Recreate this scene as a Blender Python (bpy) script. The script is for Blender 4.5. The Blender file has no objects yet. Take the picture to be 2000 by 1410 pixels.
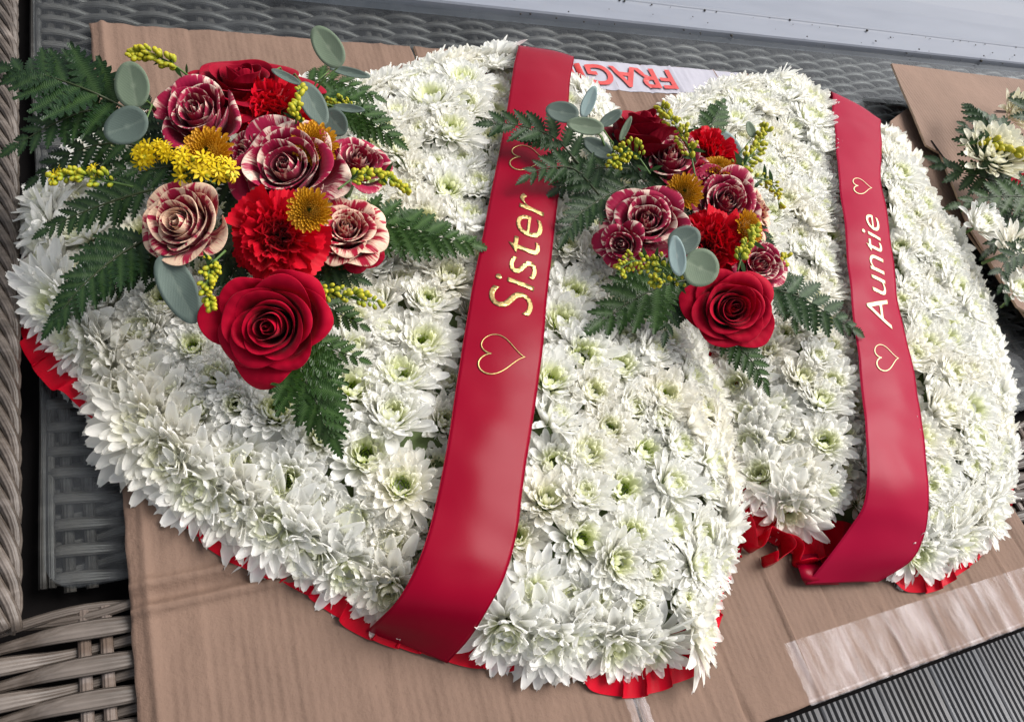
import bpy, bmesh, math, random
import numpy as np
from mathutils import Vector, Matrix, Quaternion, noise
R_ = math.radians
scn = bpy.context.scene
COL = scn.collection
rnd = random.Random(7)

# ------------------------------------------------------------------ camera
F, DIST = 1503.0, 0.85                      # focal length in photo pixels, metres to the cardboard at the picture's centre
ex = np.array([3300, 335, -1503.]); ex /= np.linalg.norm(ex)
ey = np.array([-980, 2905, -1503.]); ey -= ex * (ey @ ex); ey /= np.linalg.norm(ey)
ez = np.cross(ex, ey)
MW = np.stack([ex, ey, ez])                 # camera axes -> world axes
CAM = -MW @ np.array([0, 0, -DIST])
cam = bpy.data.cameras.new('camera'); co = bpy.data.objects.new('camera', cam); COL.objects.link(co)
m4 = Matrix(MW.tolist()).to_4x4(); m4.translation = Vector(CAM)
co.matrix_world = m4
cam.sensor_fit = 'HORIZONTAL'; cam.sensor_width = 36; cam.lens = 36 * F / 2000
cam.clip_start = 0.01; cam.clip_end = 100
cam.dof.use_dof = False
scn.camera = co

# ------------------------------------------------------------------ world, sun, exposure
SUN_EL, SUN_AZ = 55, 82                     # azimuth counted from +Y towards +X
w = bpy.data.worlds.new('World'); scn.world = w; w.use_nodes = True
nt = w.node_tree; bg = nt.nodes['Background']
sky = nt.nodes.new('ShaderNodeTexSky'); sky.sky_type = 'NISHITA'; sky.sun_disc = False
sky.sun_elevation = R_(SUN_EL); sky.sun_rotation = R_(SUN_AZ); sky.air_density = 1.0; sky.dust_density = 4.0; sky.ozone_density = 1.0
hs = nt.nodes.new('ShaderNodeHueSaturation'); hs.inputs['Saturation'].default_value = .34   # thin high cloud: a paler sky
nt.links.new(sky.outputs[0], hs.inputs['Color']); nt.links.new(hs.outputs[0], bg.inputs[0]); bg.inputs[1].default_value = 0.105
sl = bpy.data.lights.new('sun', 'SUN'); sl.energy = 2.5; sl.angle = R_(38); sl.color = (1.0, .965, .93)
so = bpy.data.objects.new('sun', sl); COL.objects.link(so)
sd = Vector((math.sin(R_(SUN_AZ)) * math.cos(R_(SUN_EL)), math.cos(R_(SUN_AZ)) * math.cos(R_(SUN_EL)), math.sin(R_(SUN_EL))))
so.rotation_euler = sd.to_track_quat('Z', 'Y').to_euler()
scn.view_settings.view_transform = 'Standard'; scn.view_settings.look = 'None'
scn.view_settings.exposure = 0.78; scn.view_settings.gamma = 1.0
scn.cycles.diffuse_bounces = 7; scn.cycles.glossy_bounces = 4; scn.cycles.transmission_bounces = 4
scn.cycles.transparent_max_bounces = 8; scn.cycles.max_bounces = 10
scn.cycles.use_denoising = True

# ------------------------------------------------------------------ helpers
def U(px, py, z=0.0):
    d = MW @ np.array([(px - 1000) / F, -(py - 705) / F, -1.0])
    return Vector(CAM + d * ((z - CAM[2]) / d[2]))
def SC(p):
    c = MW.T @ (np.array(p) - CAM); return F / -c[2]
def PR(p):
    c = MW.T @ (np.array(p) - CAM); return 1000 + F * c[0] / -c[2], 705 - F * c[1] / -c[2]
def cdir(r, u, t):
    return Vector(MW @ np.array([r, u, t])).normalized()

def mesh(name, V, Fa, mat=None, smooth=True, attrs=None):
    me = bpy.data.meshes.new(name)
    me.from_pydata([tuple(v) for v in V], [], [tuple(int(i) for i in f) for f in Fa])
    if smooth: me.shade_smooth()
    if mat: me.materials.append(mat)
    if attrs:
        for k, a in attrs.items():
            at = me.attributes.new(k, 'FLOAT', 'POINT'); at.data.foreach_set('value', np.asarray(a, dtype=np.float32))
    me.update()
    return me
def obj(name, me, parent=None, mw=None):
    o = bpy.data.objects.new(name, me); COL.objects.link(o)
    if mw is not None: o.matrix_local = mw
    if parent: o.parent = parent
    return o
def tag(o, label=None, cat=None, group=None, kind=None):
    if label: o['label'] = label
    if cat: o['category'] = cat
    if group: o['group'] = group
    if kind: o['kind'] = kind
    return o
def thing(name, label, cat, mw=None, group=None):
    o = bpy.data.objects.new(name, None); COL.objects.link(o); o.empty_display_size = .02
    if mw is not None: o.matrix_local = mw
    return tag(o, label, cat, group)
def frame(axis, loc=(0, 0, 0), spin=0.0, up=None):
    z = Vector(axis).normalized()
    x = Vector(up) if up is not None else (Vector((0, 0, 1)) if abs(z.z) < .9 else Vector((0, 1, 0)))
    x = (x - z * x.dot(z)).normalized()
    y = z.cross(x)
    m = Matrix((x, y, z)).transposed().to_4x4() @ Matrix.Rotation(spin, 4, 'Z')
    m.translation = Vector(loc)
    return m
class MB:
    def __init__(s): s.V = []; s.F = []; s.A = {}
    def add(s, V, Fa, **at):
        n = len(s.V); s.V += [tuple(v) for v in V]; s.F += [tuple(i + n for i in f) for f in Fa]
        for k, a in at.items(): s.A.setdefault(k, []).extend(a if hasattr(a, '__len__') else [a] * len(V))
    def box(s, x0, x1, y0, y1, z0, z1):
        s.add([(x0,y0,z0),(x1,y0,z0),(x1,y1,z0),(x0,y1,z0),(x0,y0,z1),(x1,y0,z1),(x1,y1,z1),(x0,y1,z1)],
              [(0,3,2,1),(4,5,6,7),(0,1,5,4),(1,2,6,5),(2,3,7,6),(3,0,4,7)])
    def mesh(s, name, mat, smooth=True): return mesh(name, s.V, s.F, mat, smooth, s.A)
def gridf(nu, nv, wrap=False):
    f = []
    for i in range(nu - 1):
        for j in range(nv - (0 if wrap else 1)):
            k = (j + 1) % nv
            f.append((i * nv + j, (i + 1) * nv + j, (i + 1) * nv + k, i * nv + k))
    return f
def tube(pts, rad, n=8, ry=None, up=(0, 0, 1), caps=True):
    pts = [Vector(p) for p in pts]; V = []
    N = len(pts)
    for i, p in enumerate(pts):
        t = (pts[min(i + 1, N - 1)] - pts[max(i - 1, 0)]).normalized()
        u = Vector(up)
        if abs(u.dot(t)) > .97: u = Vector((1, 0, 0))
        s = t.cross(u).normalized(); q = s.cross(t).normalized()
        r = rad[i] if hasattr(rad, '__len__') else rad
        r2 = r if ry is None else ry
        for k in range(n):
            a = 2 * math.pi * k / n
            V.append(p + s * (r * math.cos(a)) + q * (r2 * math.sin(a)))
    Fa = gridf(N, n, True)
    if caps: Fa.append(tuple(range(n))); Fa.append(tuple((N - 1) * n + k for k in reversed(range(n))))
    return V, Fa
def catmull(P, n):
    P = [np.array(p, float) for p in P]; out = []
    P = [2 * P[0] - P[1]] + P + [2 * P[-1] - P[-2]]
    for i in range(1, len(P) - 2):
        for k in range(n):
            t = k / n; a, b, c, d = P[i - 1], P[i], P[i + 1], P[i + 2]
            out.append(.5 * (2 * b + (c - a) * t + (2 * a - 5 * b + 4 * c - d) * t * t + (3 * b - 3 * c + d - a) * t ** 3))
    out.append(P[-2]); return out

# ------------------------------------------------------------------ materials
class NT:
    def __init__(s, name):
        s.m = bpy.data.materials.new(name); s.m.use_nodes = True; s.t = s.m.node_tree
        s.b = s.t.nodes['Principled BSDF']; s.out = s.t.nodes['Material Output']
    def n(s, typ, **kw):
        nd = s.t.nodes.new('ShaderNode' + typ)
        for k, v in kw.items():
            if k.startswith('i_'):
                key = k[2:]; key = int(key) if key.isdigit() else key.replace('_', ' ')
                nd.inputs[key].default_value = v
            else: setattr(nd, k, v)
        return nd
    def l(s, a, b): s.t.links.new(a, b)
    def set(s, **kw):
        for k, v in kw.items(): s.b.inputs[k.replace('_', ' ')].default_value = v
    def mix(s, fac, a, b, mode='MIX'):
        nd = s.n('Mix', data_type='RGBA', blend_type=mode)
        for sock, v in ((nd.inputs[0], fac), (nd.inputs[6], a), (nd.inputs[7], b)):
            if hasattr(v, 'is_linked'): s.l(v, sock)
            else: sock.default_value = v if not isinstance(v, tuple) else (*v, 1)[:4]
        return nd.outputs[2]
    def math(s, op, a, b=0.0, clamp=False):
        nd = s.n('Math', operation=op, use_clamp=clamp)
        for sock, v in ((nd.inputs[0], a), (nd.inputs[1], b)):
            if hasattr(v, 'is_linked'): s.l(v, sock)
            else: sock.default_value = v
        return nd.outputs[0]
    def ramp(s, fac, stops):
        nd = s.n('ValToRGB'); s.l(fac, nd.inputs[0]); e = nd.color_ramp.elements
        while len(e) < len(stops): e.new(.5)
        for el, (p, c) in zip(e, stops): el.position = p; el.color = (*c, 1)[:4] if isinstance(c, tuple) else (c, c, c, 1)
        return nd.outputs[0]
    def noise(s, scale, detail=3, rough=.55, vec=None, dist=0.0):
        nd = s.n('TexNoise'); nd.inputs['Scale'].default_value = scale; nd.inputs['Detail'].default_value = detail
        nd.inputs['Roughness'].default_value = rough; nd.inputs['Distortion'].default_value = dist
        if vec is not None: s.l(vec, nd.inputs['Vector'])
        return nd.outputs[0]
    def coord(s, kind='Object', scale=None, rot=None):
        c = s.n('TexCoord').outputs[kind]
        if scale or rot:
            mp = s.n('Mapping'); s.l(c, mp.inputs[0])
            if scale: mp.inputs['Scale'].default_value = scale
            if rot: mp.inputs['Rotation'].default_value = rot
            c = mp.outputs[0]
        return c
    def attr(s, name): return s.n('Attribute', attribute_name=name).outputs['Fac']
    def bump(s, h, strength=.3, dist=.001):
        nd = s.n('Bump'); nd.inputs['Strength'].default_value = strength; nd.inputs['Distance'].default_value = dist
        s.l(h, nd.inputs['Height']); s.l(nd.outputs[0], s.b.inputs['Normal']); return nd.outputs[0]
    def leafy(s, colour, fac, gain=(1, 1, 1)):
        """thin leaf or petal: part of the light passes through"""
        tr = s.n('BsdfTranslucent'); mx = s.n('MixShader'); mx.inputs[0].default_value = fac
        if hasattr(colour, 'is_linked'): s.l(s.mix(1.0, colour, gain, 'MULTIPLY'), tr.inputs[0])
        else: tr.inputs[0].default_value = (colour[0] * gain[0], colour[1] * gain[1], colour[2] * gain[2], 1)
        s.l(s.b.outputs[0], mx.inputs[1]); s.l(tr.outputs[0], mx.inputs[2]); s.l(mx.outputs[0], s.out.inputs[0])

def petal_mat(name, tip, base, rough=.5, trans=.28, gain=(1, 1, 1), streak=.12, sheen=0, spec=.3):
    t = NT(name)
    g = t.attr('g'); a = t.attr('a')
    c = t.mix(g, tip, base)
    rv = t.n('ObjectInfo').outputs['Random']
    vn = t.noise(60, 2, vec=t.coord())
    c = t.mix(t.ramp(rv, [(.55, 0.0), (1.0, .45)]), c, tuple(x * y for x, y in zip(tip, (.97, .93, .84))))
    wv = t.n('TexWave', wave_type='BANDS'); t.l(a, wv.inputs[0]) if False else None
    ln = t.math('SINE', t.math('MULTIPLY', a, 26.0))
    c = t.mix(t.math('MULTIPLY', t.math('ADD', t.math('MULTIPLY', ln, .5), .5), streak), c, tuple(x * .72 for x in tip))
    c = t.mix(t.math('MULTIPLY', vn, .08), c, tuple(x * .8 for x in base))
    t.l(c, t.b.inputs['Base Color']); t.set(Roughness=rough, Specular_IOR_Level=spec)
    if sheen: t.set(Sheen_Weight=sheen, Sheen_Roughness=.4)
    t.bump(t.math('ADD', t.math('MULTIPLY', ln, .6), vn), .25, .0006)
    t.leafy(c, trans, gain)
    return t.m
M = {}
M['white'] = petal_mat('white_petal', (.94, .935, .92), (.84, .88, .48), .75, .50, (1, 1, .97), .03, 0, .08)
M['cream'] = petal_mat('cream_petal', (.90, .88, .76), (.80, .76, .40), .55, .30, (1, 1, .92), .10)
M['centre'] = petal_mat('green_centre', (.58, .70, .14), (.15, .30, .012), .5, .25, (1, 1, .6), .2)
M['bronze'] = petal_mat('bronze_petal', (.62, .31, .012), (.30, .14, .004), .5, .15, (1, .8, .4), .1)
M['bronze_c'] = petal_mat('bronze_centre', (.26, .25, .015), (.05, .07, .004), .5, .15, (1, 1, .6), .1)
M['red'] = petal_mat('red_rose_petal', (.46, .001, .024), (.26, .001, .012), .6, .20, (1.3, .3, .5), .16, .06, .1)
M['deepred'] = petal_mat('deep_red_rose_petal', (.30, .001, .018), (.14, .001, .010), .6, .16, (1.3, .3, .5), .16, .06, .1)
M['carn'] = petal_mat('carnation_petal', (.58, .003, .018), (.34, .001, .008), .5, .25, (1.2, .4, .5), .05, .08, .1)

def bicolour(name, amount, mag=(.38, .002, .050), crm=(.86, .68, .56)):
    t = NT(name)
    a, v, k = t.attr('a'), t.attr('v'), t.attr('k')
    cb = t.n('CombineXYZ'); t.l(t.math('MULTIPLY', a, 4.2), cb.inputs[0]); t.l(t.math('MULTIPLY', v, .75), cb.inputs[1]); t.l(t.math('MULTIPLY', k, 13.7), cb.inputs[2])
    n1 = t.noise(1.0, 4, .62, cb.outputs[0], .5)
    cb2 = t.n('CombineXYZ'); t.l(t.math('MULTIPLY', a, 40), cb2.inputs[0]); t.l(t.math('MULTIPLY', v, 7), cb2.inputs[1]); t.l(t.math('MULTIPLY', k, 9.1), cb2.inputs[2])
    n2 = t.noise(1.0, 3, .7, cb2.outputs[0], .8)
    back = t.math('MULTIPLY', t.n('NewGeometry').outputs['Backfacing'], .0)
    edge = t.math('MULTIPLY', t.math('POWER', v, 6.0), .14)
    f = t.math('ADD', t.math('ADD', n1, edge), amount - .5)
    f = t.math('ADD', f, t.math('MULTIPLY', t.math('SUBTRACT', n2, .5), .13))
    f = t.ramp(f, [(.465, 0.0), (.545, 1.0)])
    sp = t.ramp(n2, [(.60, 0.0), (.66, 1.0)])
    crm2 = t.mix(t.math('MULTIPLY', sp, .75), crm, (.60, .12, .16))
    c = t.mix(f, mag, crm2)
    t.l(c, t.b.inputs['Base Color']); t.set(Roughness=.48, Sheen_Weight=.15, Specular_IOR_Level=.3)
    t.bump(t.math('SINE', t.math('MULTIPLY', a, 60.0)), .12, .0004)
    t.leafy(c, .28)
    return t.m
M['bi_mag'] = bicolour('magenta_streaked_petal', .35)
M['bi_mid'] = bicolour('magenta_cream_petal', .365)
M['bi_crm'] = bicolour('cream_splashed_petal', .455, (.40, .004, .045), (.84, .62, .44))
M['bi_pink'] = bicolour('cream_red_petal', .42, (.42, .003, .032), (.86, .64, .48))

def leaf_mat(name, colour, vein, rough=.38, trans=.12, blotch=.25, rib=1.0):
    t = NT(name); g = t.attr('g'); a = t.attr('a')
    n = t.noise(35, 3, vec=t.coord())
    c = t.mix(t.math('MULTIPLY', n, blotch), colour, tuple(x * 1.7 for x in colour))
    c = t.mix(t.math('MULTIPLY', t.n('ObjectInfo').outputs['Random'], .25), c, tuple(x * .6 for x in colour))
    c = t.mix(g, c, vein)
    t.l(c, t.b.inputs['Base Color']); t.set(Roughness=rough, Specular_IOR_Level=.3)
    t.bump(t.math('ADD', t.math('MULTIPLY', t.math('SINE', t.math('MULTIPLY', a, 55.0)), rib), n), .35, .0005)
    t.leafy(c, trans, (1.2, 1.4, .5))
    return t.m
M['fern'] = leaf_mat('fern_leaf', (.014, .042, .004), (.05, .10, .025))
M['ferndark'] = leaf_mat('dark_fern_leaf', (.010, .030, .008), (.035, .07, .02))  # also colours the filler leaves that stand for shaded foliage
M['fernblue'] = leaf_mat('bluish_fern_leaf', (.011, .034, .007), (.045, .085, .03))
M['euca'] = leaf_mat('eucalyptus_leaf', (.165, .215, .145), (.26, .31, .22), .6, .1, .2, .12)
M['eucadark'] = leaf_mat('dark_eucalyptus_leaf', (.10, .135, .115), (.16, .20, .165), .6, .1, .2, .12)
M['eucapale'] = leaf_mat('pale_eucalyptus_leaf', (.27, .36, .35), (.36, .43, .40), .6, .1, .12, 0)
M['stem'] = leaf_mat('green_stem', (.07, .13, .03), (.1, .2, .05), .5, 0.02)
M['darkstem'] = leaf_mat('dark_stem', (.025, .035, .012), (.1, .2, .05), .5, 0.02)
M['bud'] = petal_mat('goldenrod_bud', (.55, .45, .015), (.22, .30, .025), .5, .15, (1, 1, .4), 0)
M['yflower'] = petal_mat('goldenrod_floret', (.80, .58, .008), (.45, .42, .02), .5, .25, (1, 1, .3), 0)

def satin(name, colour, rough=.34):
    t = NT(name)
    s, a = t.attr('s'), t.attr('a')
    n = t.noise(900, 2, vec=t.coord())
    weave = t.math('SINE', t.math('MULTIPLY', s, 9000.0))
    c = t.mix(t.math('MULTIPLY', t.noise(14, 2, vec=t.coord()), .25), colour, tuple(x * .82 for x in colour))
    t.l(c, t.b.inputs['Base Color'])
    t.set(Roughness=rough, Specular_IOR_Level=.10, Sheen_Weight=.0, Sheen_Roughness=.3, Sheen_Tint=(1, .4, .5, 1))
    t.bump(t.math('ADD', n, t.math('MULTIPLY', weave, .3)), .15, .0002)
    t.leafy(c, .06, (1, .5, .5))
    return t.m
M['satin'] = satin('red_satin', (.22, .0004, .014), .30)
M['satin_l'] = satin('light_red_satin', (.29, .002, .027), .32)
M['ruffle'] = satin('scarlet_ruffle', (.46, .002, .014), .26)

def gold():
    t = NT('gold_foil'); n = t.noise(500, 3, vec=t.coord())
    c = t.ramp(n, [(.3, (.30, .20, .07)), (.7, (.52, .38, .17))])
    t.l(c, t.b.inputs['Base Color']); t.set(Metallic=.9, Roughness=.36); t.bump(n, .3, .0003); return t.m
M['gold'] = gold()
def gold2():
    t = NT('pale_gold_foil'); n = t.noise(500, 3, vec=t.coord())
    c = t.ramp(n, [(.3, (.78, .68, .36)), (.7, (.86, .79, .48))])
    t.l(c, t.b.inputs['Base Color']); t.set(Metallic=.15, Roughness=.5); t.bump(n, .2, .0003); return t.m
M['gold2'] = gold2()

def card(name, colour, pale=0.0):
    t = NT(name); co_ = t.coord()
    n1 = t.noise(9, 4, .6, co_); n2 = t.noise(240, 3, .7, co_)
    st = t.coord(scale=(1, .04, 1)); n3 = t.noise(60, 3, .6, st)
    c = t.mix(t.ramp(n1, [(.35, 0.0), (.7, 1.0)]), colour, tuple(x * .80 for x in colour))
    c = t.mix(t.math('MULTIPLY', n2, .35), c, tuple(x * .68 for x in colour))
    c = t.mix(t.math('MULTIPLY', t.ramp(n3, [(.5, 0.0), (.75, 1.0)]), .14), c, tuple(min(1, x * 1.25) for x in colour))
    fib = t.noise(700, 2, .5, t.coord(scale=(1, .15, 1)))
    c = t.mix(t.ramp(fib, [(.66, 0.0), (.72, .30)]), c, tuple(x * .5 for x in colour))
    t.l(c, t.b.inputs['Base Color']); t.set(Roughness=.78, Specular_IOR_Level=.25)
    wv = t.n('TexWave', wave_type='BANDS', bands_direction='X'); wv.inputs['Scale'].default_value = 42; wv.inputs['Distortion'].default_value = .6
    wv.inputs['Detail'].default_value = 1; t.l(co_, wv.inputs[0])
    t.bump(t.math('ADD', t.math('MULTIPLY', t.math('MULTIPLY', wv.outputs['Fac'], t.ramp(n1, [(.4, .15), (.65, 1.0)])), .36), t.math('ADD', t.math('MULTIPLY', n2, .35), t.math('MULTIPLY', t.noise(70, 4, .65, co_), 1.5))), .5, .0022)
    return t.m
M['card'] = card('cardboard', (.178, .113, .082))
M['card2'] = card('brown_cardboard', (.22, .142, .104))
def simple(name, colour, rough=.5, metal=0.0, nscale=60, var=.3, bump=.3, bd=.001, spec=.5):
    t = NT(name); n = t.noise(nscale, 4, .6, t.coord())
    c = t.mix(n, colour, tuple(x * (1 - var) for x in colour))
    t.l(c, t.b.inputs['Base Color']); t.set(Roughness=rough, Metallic=metal, Specular_IOR_Level=spec); t.bump(n, bump, bd); return t.m
M['cardedge'] = simple('cardboard_edge', (.50, .36, .25), .9)
M['foam'] = simple('floral_foam', (.10, .14, .05), .9)
M['debris'] = simple('dirt', (.03, .025, .02), .9)
def wicker(name, c1, c2, c3):
    t = NT(name); x = t.coord(scale=(6, 60, 60)); n = t.noise(1.0, 4, .65, x, .4)
    rv = t.n('ObjectInfo').outputs['Random']
    c = t.ramp(n, [(.28, c1), (.5, c2), (.72, c3)])
    n2 = t.noise(18, 3, .6, t.coord())
    c = t.mix(t.ramp(n2, [(.4, 0.0), (.7, .45)]), c, tuple(q * .55 for q in c1))
    c = t.mix(t.math('MULTIPLY', rv, .35), c, tuple(q * .6 for q in c2))
    t.l(c, t.b.inputs['Base Color']); t.set(Roughness=.48, Specular_IOR_Level=.4)
    s = t.attr('a'); ln = t.math('SINE', t.math('MULTIPLY', s, 62.8))
    t.bump(t.math('ADD', t.math('MULTIPLY', ln, .5), n), .5, .0008)
    return t.m
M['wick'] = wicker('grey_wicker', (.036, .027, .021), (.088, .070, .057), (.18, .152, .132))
M['wickshade'] = wicker('shade_darkened_wicker', (.016, .0145, .013), (.040, .036, .032), (.088, .080, .073))  # same rattan, colour darkened for the shade in the sunken top
M['wickstake'] = wicker('wicker_stake', (.10, .07, .052), (.16, .125, .105), (.24, .21, .20))
def glass():
    t = NT('table_glass'); t.t.nodes.remove(t.b)
    lw = t.n('LayerWeight'); lw.inputs[0].default_value = .5
    frs = t.math('ADD', t.math('MULTIPLY', t.math('POWER', lw.outputs['Facing'], 5.0), .85), .010)
    gl = t.n('BsdfGlossy'); gl.inputs['Roughness'].default_value = .035; tr = t.n('BsdfTransparent'); tr.inputs[0].default_value = (.93, .95, .95, 1)
    mx = t.n('MixShader'); df = t.n('BsdfDiffuse'); df.inputs[0].default_value = (.45, .47, .5, 1)
    n = t.noise(7, 5, .6, t.coord()); n2 = t.noise(80, 3, .6, t.coord())
    mx2 = t.n('MixShader'); t.l(t.ramp(t.math('ADD', t.math('MULTIPLY', n, .7), t.math('MULTIPLY', n2, .3)), [(.4, .006), (.75, .05)]), mx2.inputs[0])
    t.l(tr.outputs[0], mx2.inputs[1]); t.l(df.outputs[0], mx2.inputs[2])
    t.l(frs, mx.inputs[0]); t.l(mx2.outputs[0], mx.inputs[1]); t.l(gl.outputs[0], mx.inputs[2]); t.l(mx.outputs[0], t.out.inputs[0])
    return t.m
M['glass'] = glass()
def alu():
    t = NT('weathered_aluminium'); x = t.coord(scale=(1, 6, 1)); n = t.noise(5, 5, .6, x); n2 = t.noise(90, 4, .7, t.coord())
    c = t.mix(n, (.155, .168, .20), (.23, .247, .285)); c = t.mix(t.ramp(n2, [(.55, 0.0), (.8, .5)]), c, (.22, .22, .23))
    t.l(c, t.b.inputs['Base Color']); t.set(Metallic=0.0, Specular_IOR_Level=.12); t.l(t.ramp(n, [(.3, .35), (.7, .55)]), t.b.inputs['Roughness']); t.bump(n2, .1, .0005); return t.m
M['alu'] = alu()
def deckm():
    t = NT('grey_decking'); n = t.noise(3, 5, .65, t.coord(scale=(14, 1.2, 14))); n2 = t.noise(120, 3, .6, t.coord(scale=(1, .2, 1)))
    c = t.ramp(n, [(.3, (.12, .125, .135)), (.6, (.21, .225, .25)), (.8, (.32, .30, .285))])
    c = t.mix(t.math('MULTIPLY', n2, .4), c, (.20, .18, .16)); c = t.mix(t.math('MULTIPLY', t.n('ObjectInfo').outputs['Random'], .4), c, (.22, .19, .16))
    t.l(c, t.b.inputs['Base Color']); t.set(Roughness=.7); t.bump(n2, .4, .001); return t.m
M['deck'] = deckm()
def clear_tape():
    t = NT('clear_parcel_tape'); t.set(Base_Color=(.66, .58, .60, 1), Roughness=.25, Specular_IOR_Level=.7)
    n = t.noise(2.0, 4, .6, t.coord(scale=(30, 6, 1))); tr = t.n('BsdfTransparent'); mx = t.n('MixShader')
    t.l(t.ramp(n, [(.42, .05), (.66, .24)]), mx.inputs[0]); t.l(tr.outputs[0], mx.inputs[1]); t.l(t.b.outputs[0], mx.inputs[2]); t.l(mx.outputs[0], t.out.inputs[0])
    t.bump(n, .6, .002); return t.m
M['tape'] = clear_tape()
M['whitetape'] = simple('white_tape', (.35, .34, .39), .3, 0, 60, .15, .5, .0015)
M['tapered'] = simple('red_tape_print', (.48, .035, .03), .35, 0, 200, .2, .4, .0015)
M['shade_black'] = simple('painted_shade_black', (.007, .006, .006), .95, spec=.05)  # near-black colour stands for the shade in gaps and slots

# ------------------------------------------------------------------ deck, table, glass, door sill
deck = obj('ground', MB().mesh('ground', M['shade_black']) if False else mesh('ground', [(-12,-12,-.52),(12,-12,-.52),(12,12,-.52),(-12,12,-.52)], [(0,1,2,3)], M['shade_black']), None)
tag(deck, kind='structure')
dk = thing('decking', 'weathered grey grooved decking boards below the corner of the cardboard', 'decking', Matrix.Translation((0, 0, -.45)) @ Matrix.Rotation(R_(-2), 4, 'Z'))
del dk['category']; del dk['label']; dk['kind'] = 'structure'
prof = [(-.062, -.03), (-.062, -.002), (-.060, 0)]
for k in range(9):
    x0 = -.0555 + k * .0125
    prof += [(x0 + .0002, 0), (x0 + .0006, -.014), (x0 + .0068, -.014), (x0 + .0072, 0)] if k < 9 else []
prof += [(.060, 0), (.062, -.002), (.062, -.03)]
V = []; Fa = []
for y in (-2.2, .6):
    V += [(x, y, z) for x, z in prof]
n = len(prof)
Fa = [(i, i + 1, n + i + 1, n + i) for i in range(n - 1)]
bm_ = mesh('deck_board', V, Fa, M['deck'], smooth=False)
for i in range(-8, 18):
    obj('deck_board', bm_, dk, Matrix.Translation((i * .1285, rnd.uniform(-.02, .02), rnd.uniform(-.001, .001))))

table = thing('wicker_table', 'grey woven rattan table with glass over its sunken woven top', 'table', Matrix.Translation((0, 0, -.02)))
def strand(x0, x1, ph, sp, amp, r, ry, seed, ysh=.0016):
    rg = random.Random(seed); pts = []; N = int((x1 - x0) / .0085)
    for i in range(N + 1):
        x = x0 + (x1 - x0) * i / N; a = math.pi * x / sp + ph
        s = math.sin(a); s = math.copysign(abs(s) ** .8, s)
        pts.append((x, ysh * math.cos(a) + .0008 * math.sin(x * 31 + seed), amp * s))
    V, Fa = tube(pts, [r * (.80 + .22 * math.sin(math.pi * p[0] / sp + ph)) for p in pts], 8, ry, (0, 0, 1))
    a = [k / 8 for _ in pts for k in range(8)]
    return V, Fa, a
SP = .076
def woven(x0, x1, y0, y1, pitch, z, mat, stakemat, nm, SP=.076, r=.0074):
    ms = []
    for p in range(2):
        for q in range(3):
            V, Fa, a = strand(x0, x1, p * math.pi, SP, .0060, r, .0032, 3 + q)
            ms.append(mesh('strand', V, Fa, mat, True, {'a': a}))
    j = 0; y = y0
    while y < y1:
        o = obj('strand', ms[(j % 2) * 3 + rnd.randrange(3)], table, Matrix.Translation((0, y + rnd.uniform(-.0008, .0008), z)))
        j += 1; y += pitch
    V, Fa = tube([(0, y0 - .01, 0), (0, (y0 + y1) / 2, 0), (0, y1 + .01, 0)], .0048, 8, .0032)
    sm = mesh('stake', V, Fa, stakemat, True, {'a': [k / 8 for _ in range(3) for k in range(8)]})
    x = math.floor(x0 / SP) * SP + SP / 2
    while x < x0 + .012: x += SP
    while x < x1:
        for dx in (-.0075, .0075): obj('stake', sm, table, Matrix.Translation((x + dx + rnd.uniform(-.001, .001), 0, z)))
        x += SP
woven(-.448, 1.75, -.145, .66, .0116, -.012, M['wickshade'], M['wickshade'], 'panel', .057, .0058)
woven(-.80, 1.75, -.40, -.188, .0128, .009, M['wick'], M['wickstake'], 'rim')
# bound edge of the front rim and of the panel
def helix(p0, p1, r, turns, n, rad, ph):
    p0, p1 = Vector(p0), Vector(p1); d = (p1 - p0); L = d.length; t = d.normalized(); s = t.cross(Vector((0, 0, 1))).normalized()
    return tube([p0 + d * (i / n) + s * (r * math.cos(ph + turns * 2 * math.pi * i / n)) + Vector((0, 0, r * .7 * math.sin(ph + turns * 2 * math.pi * i / n))) for i in range(n + 1)], rad, 8)
def rope(p0, p1, r, pitch, k, rad, mat, nm='braid_strand'):
    L = (Vector(p1) - Vector(p0)).length
    for i in range(k):
        V, Fa = helix(p0, p1, r, L / pitch, int(L / pitch * 14), rad, i * 2 * math.pi / k)
        obj(nm, mesh(nm, V, Fa, mat, True, {'a': [q / 8 for _ in range(len(V) // 8) for q in range(8)]}), table)
rope((-.474, -.19, .034), (-.474, .70, .034), .0085, .12, 5, .0048, M['wick'])
rope((-.500, -.19, .030), (-.500, .70, .030), .0085, .15, 5, .0048, M['wick'])
rope((-.80, -.180, .008), (1.75, -.180, .008), .0035, .15, 2, .0042, M['wick'])
for x, yy in ((-.452, 0), (-.446, 0)):
    V, Fa = tube([(x + .002 * math.sin(y * 9), y, -.010 - .003 * math.sin(y * 21 + x * 900)) for y in np.linspace(-.15, .66, 60)], .0034, 8)
    obj('edge_cane', mesh('edge_cane', V, Fa, M['wickshade'], True, {'a': [q / 8 for _ in range(len(V) // 8) for q in range(8)]}), table)
mb = MB(); mb.box(-.9, 1.8, -.42, .70, -.10, -.030); obj('frame', mb.mesh('frame', M['shade_black'], False), table)  # painted near-black so the gap beside the panel looks shaded
for x in (-.85, 1.7):
    for y in (-.36, .6):
        mb = MB(); mb.box(x - .03, x + .03, y - .03, y + .03, -.43, -.10); obj('leg', mb.mesh('leg', M['wickstake'], False), table)
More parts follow.
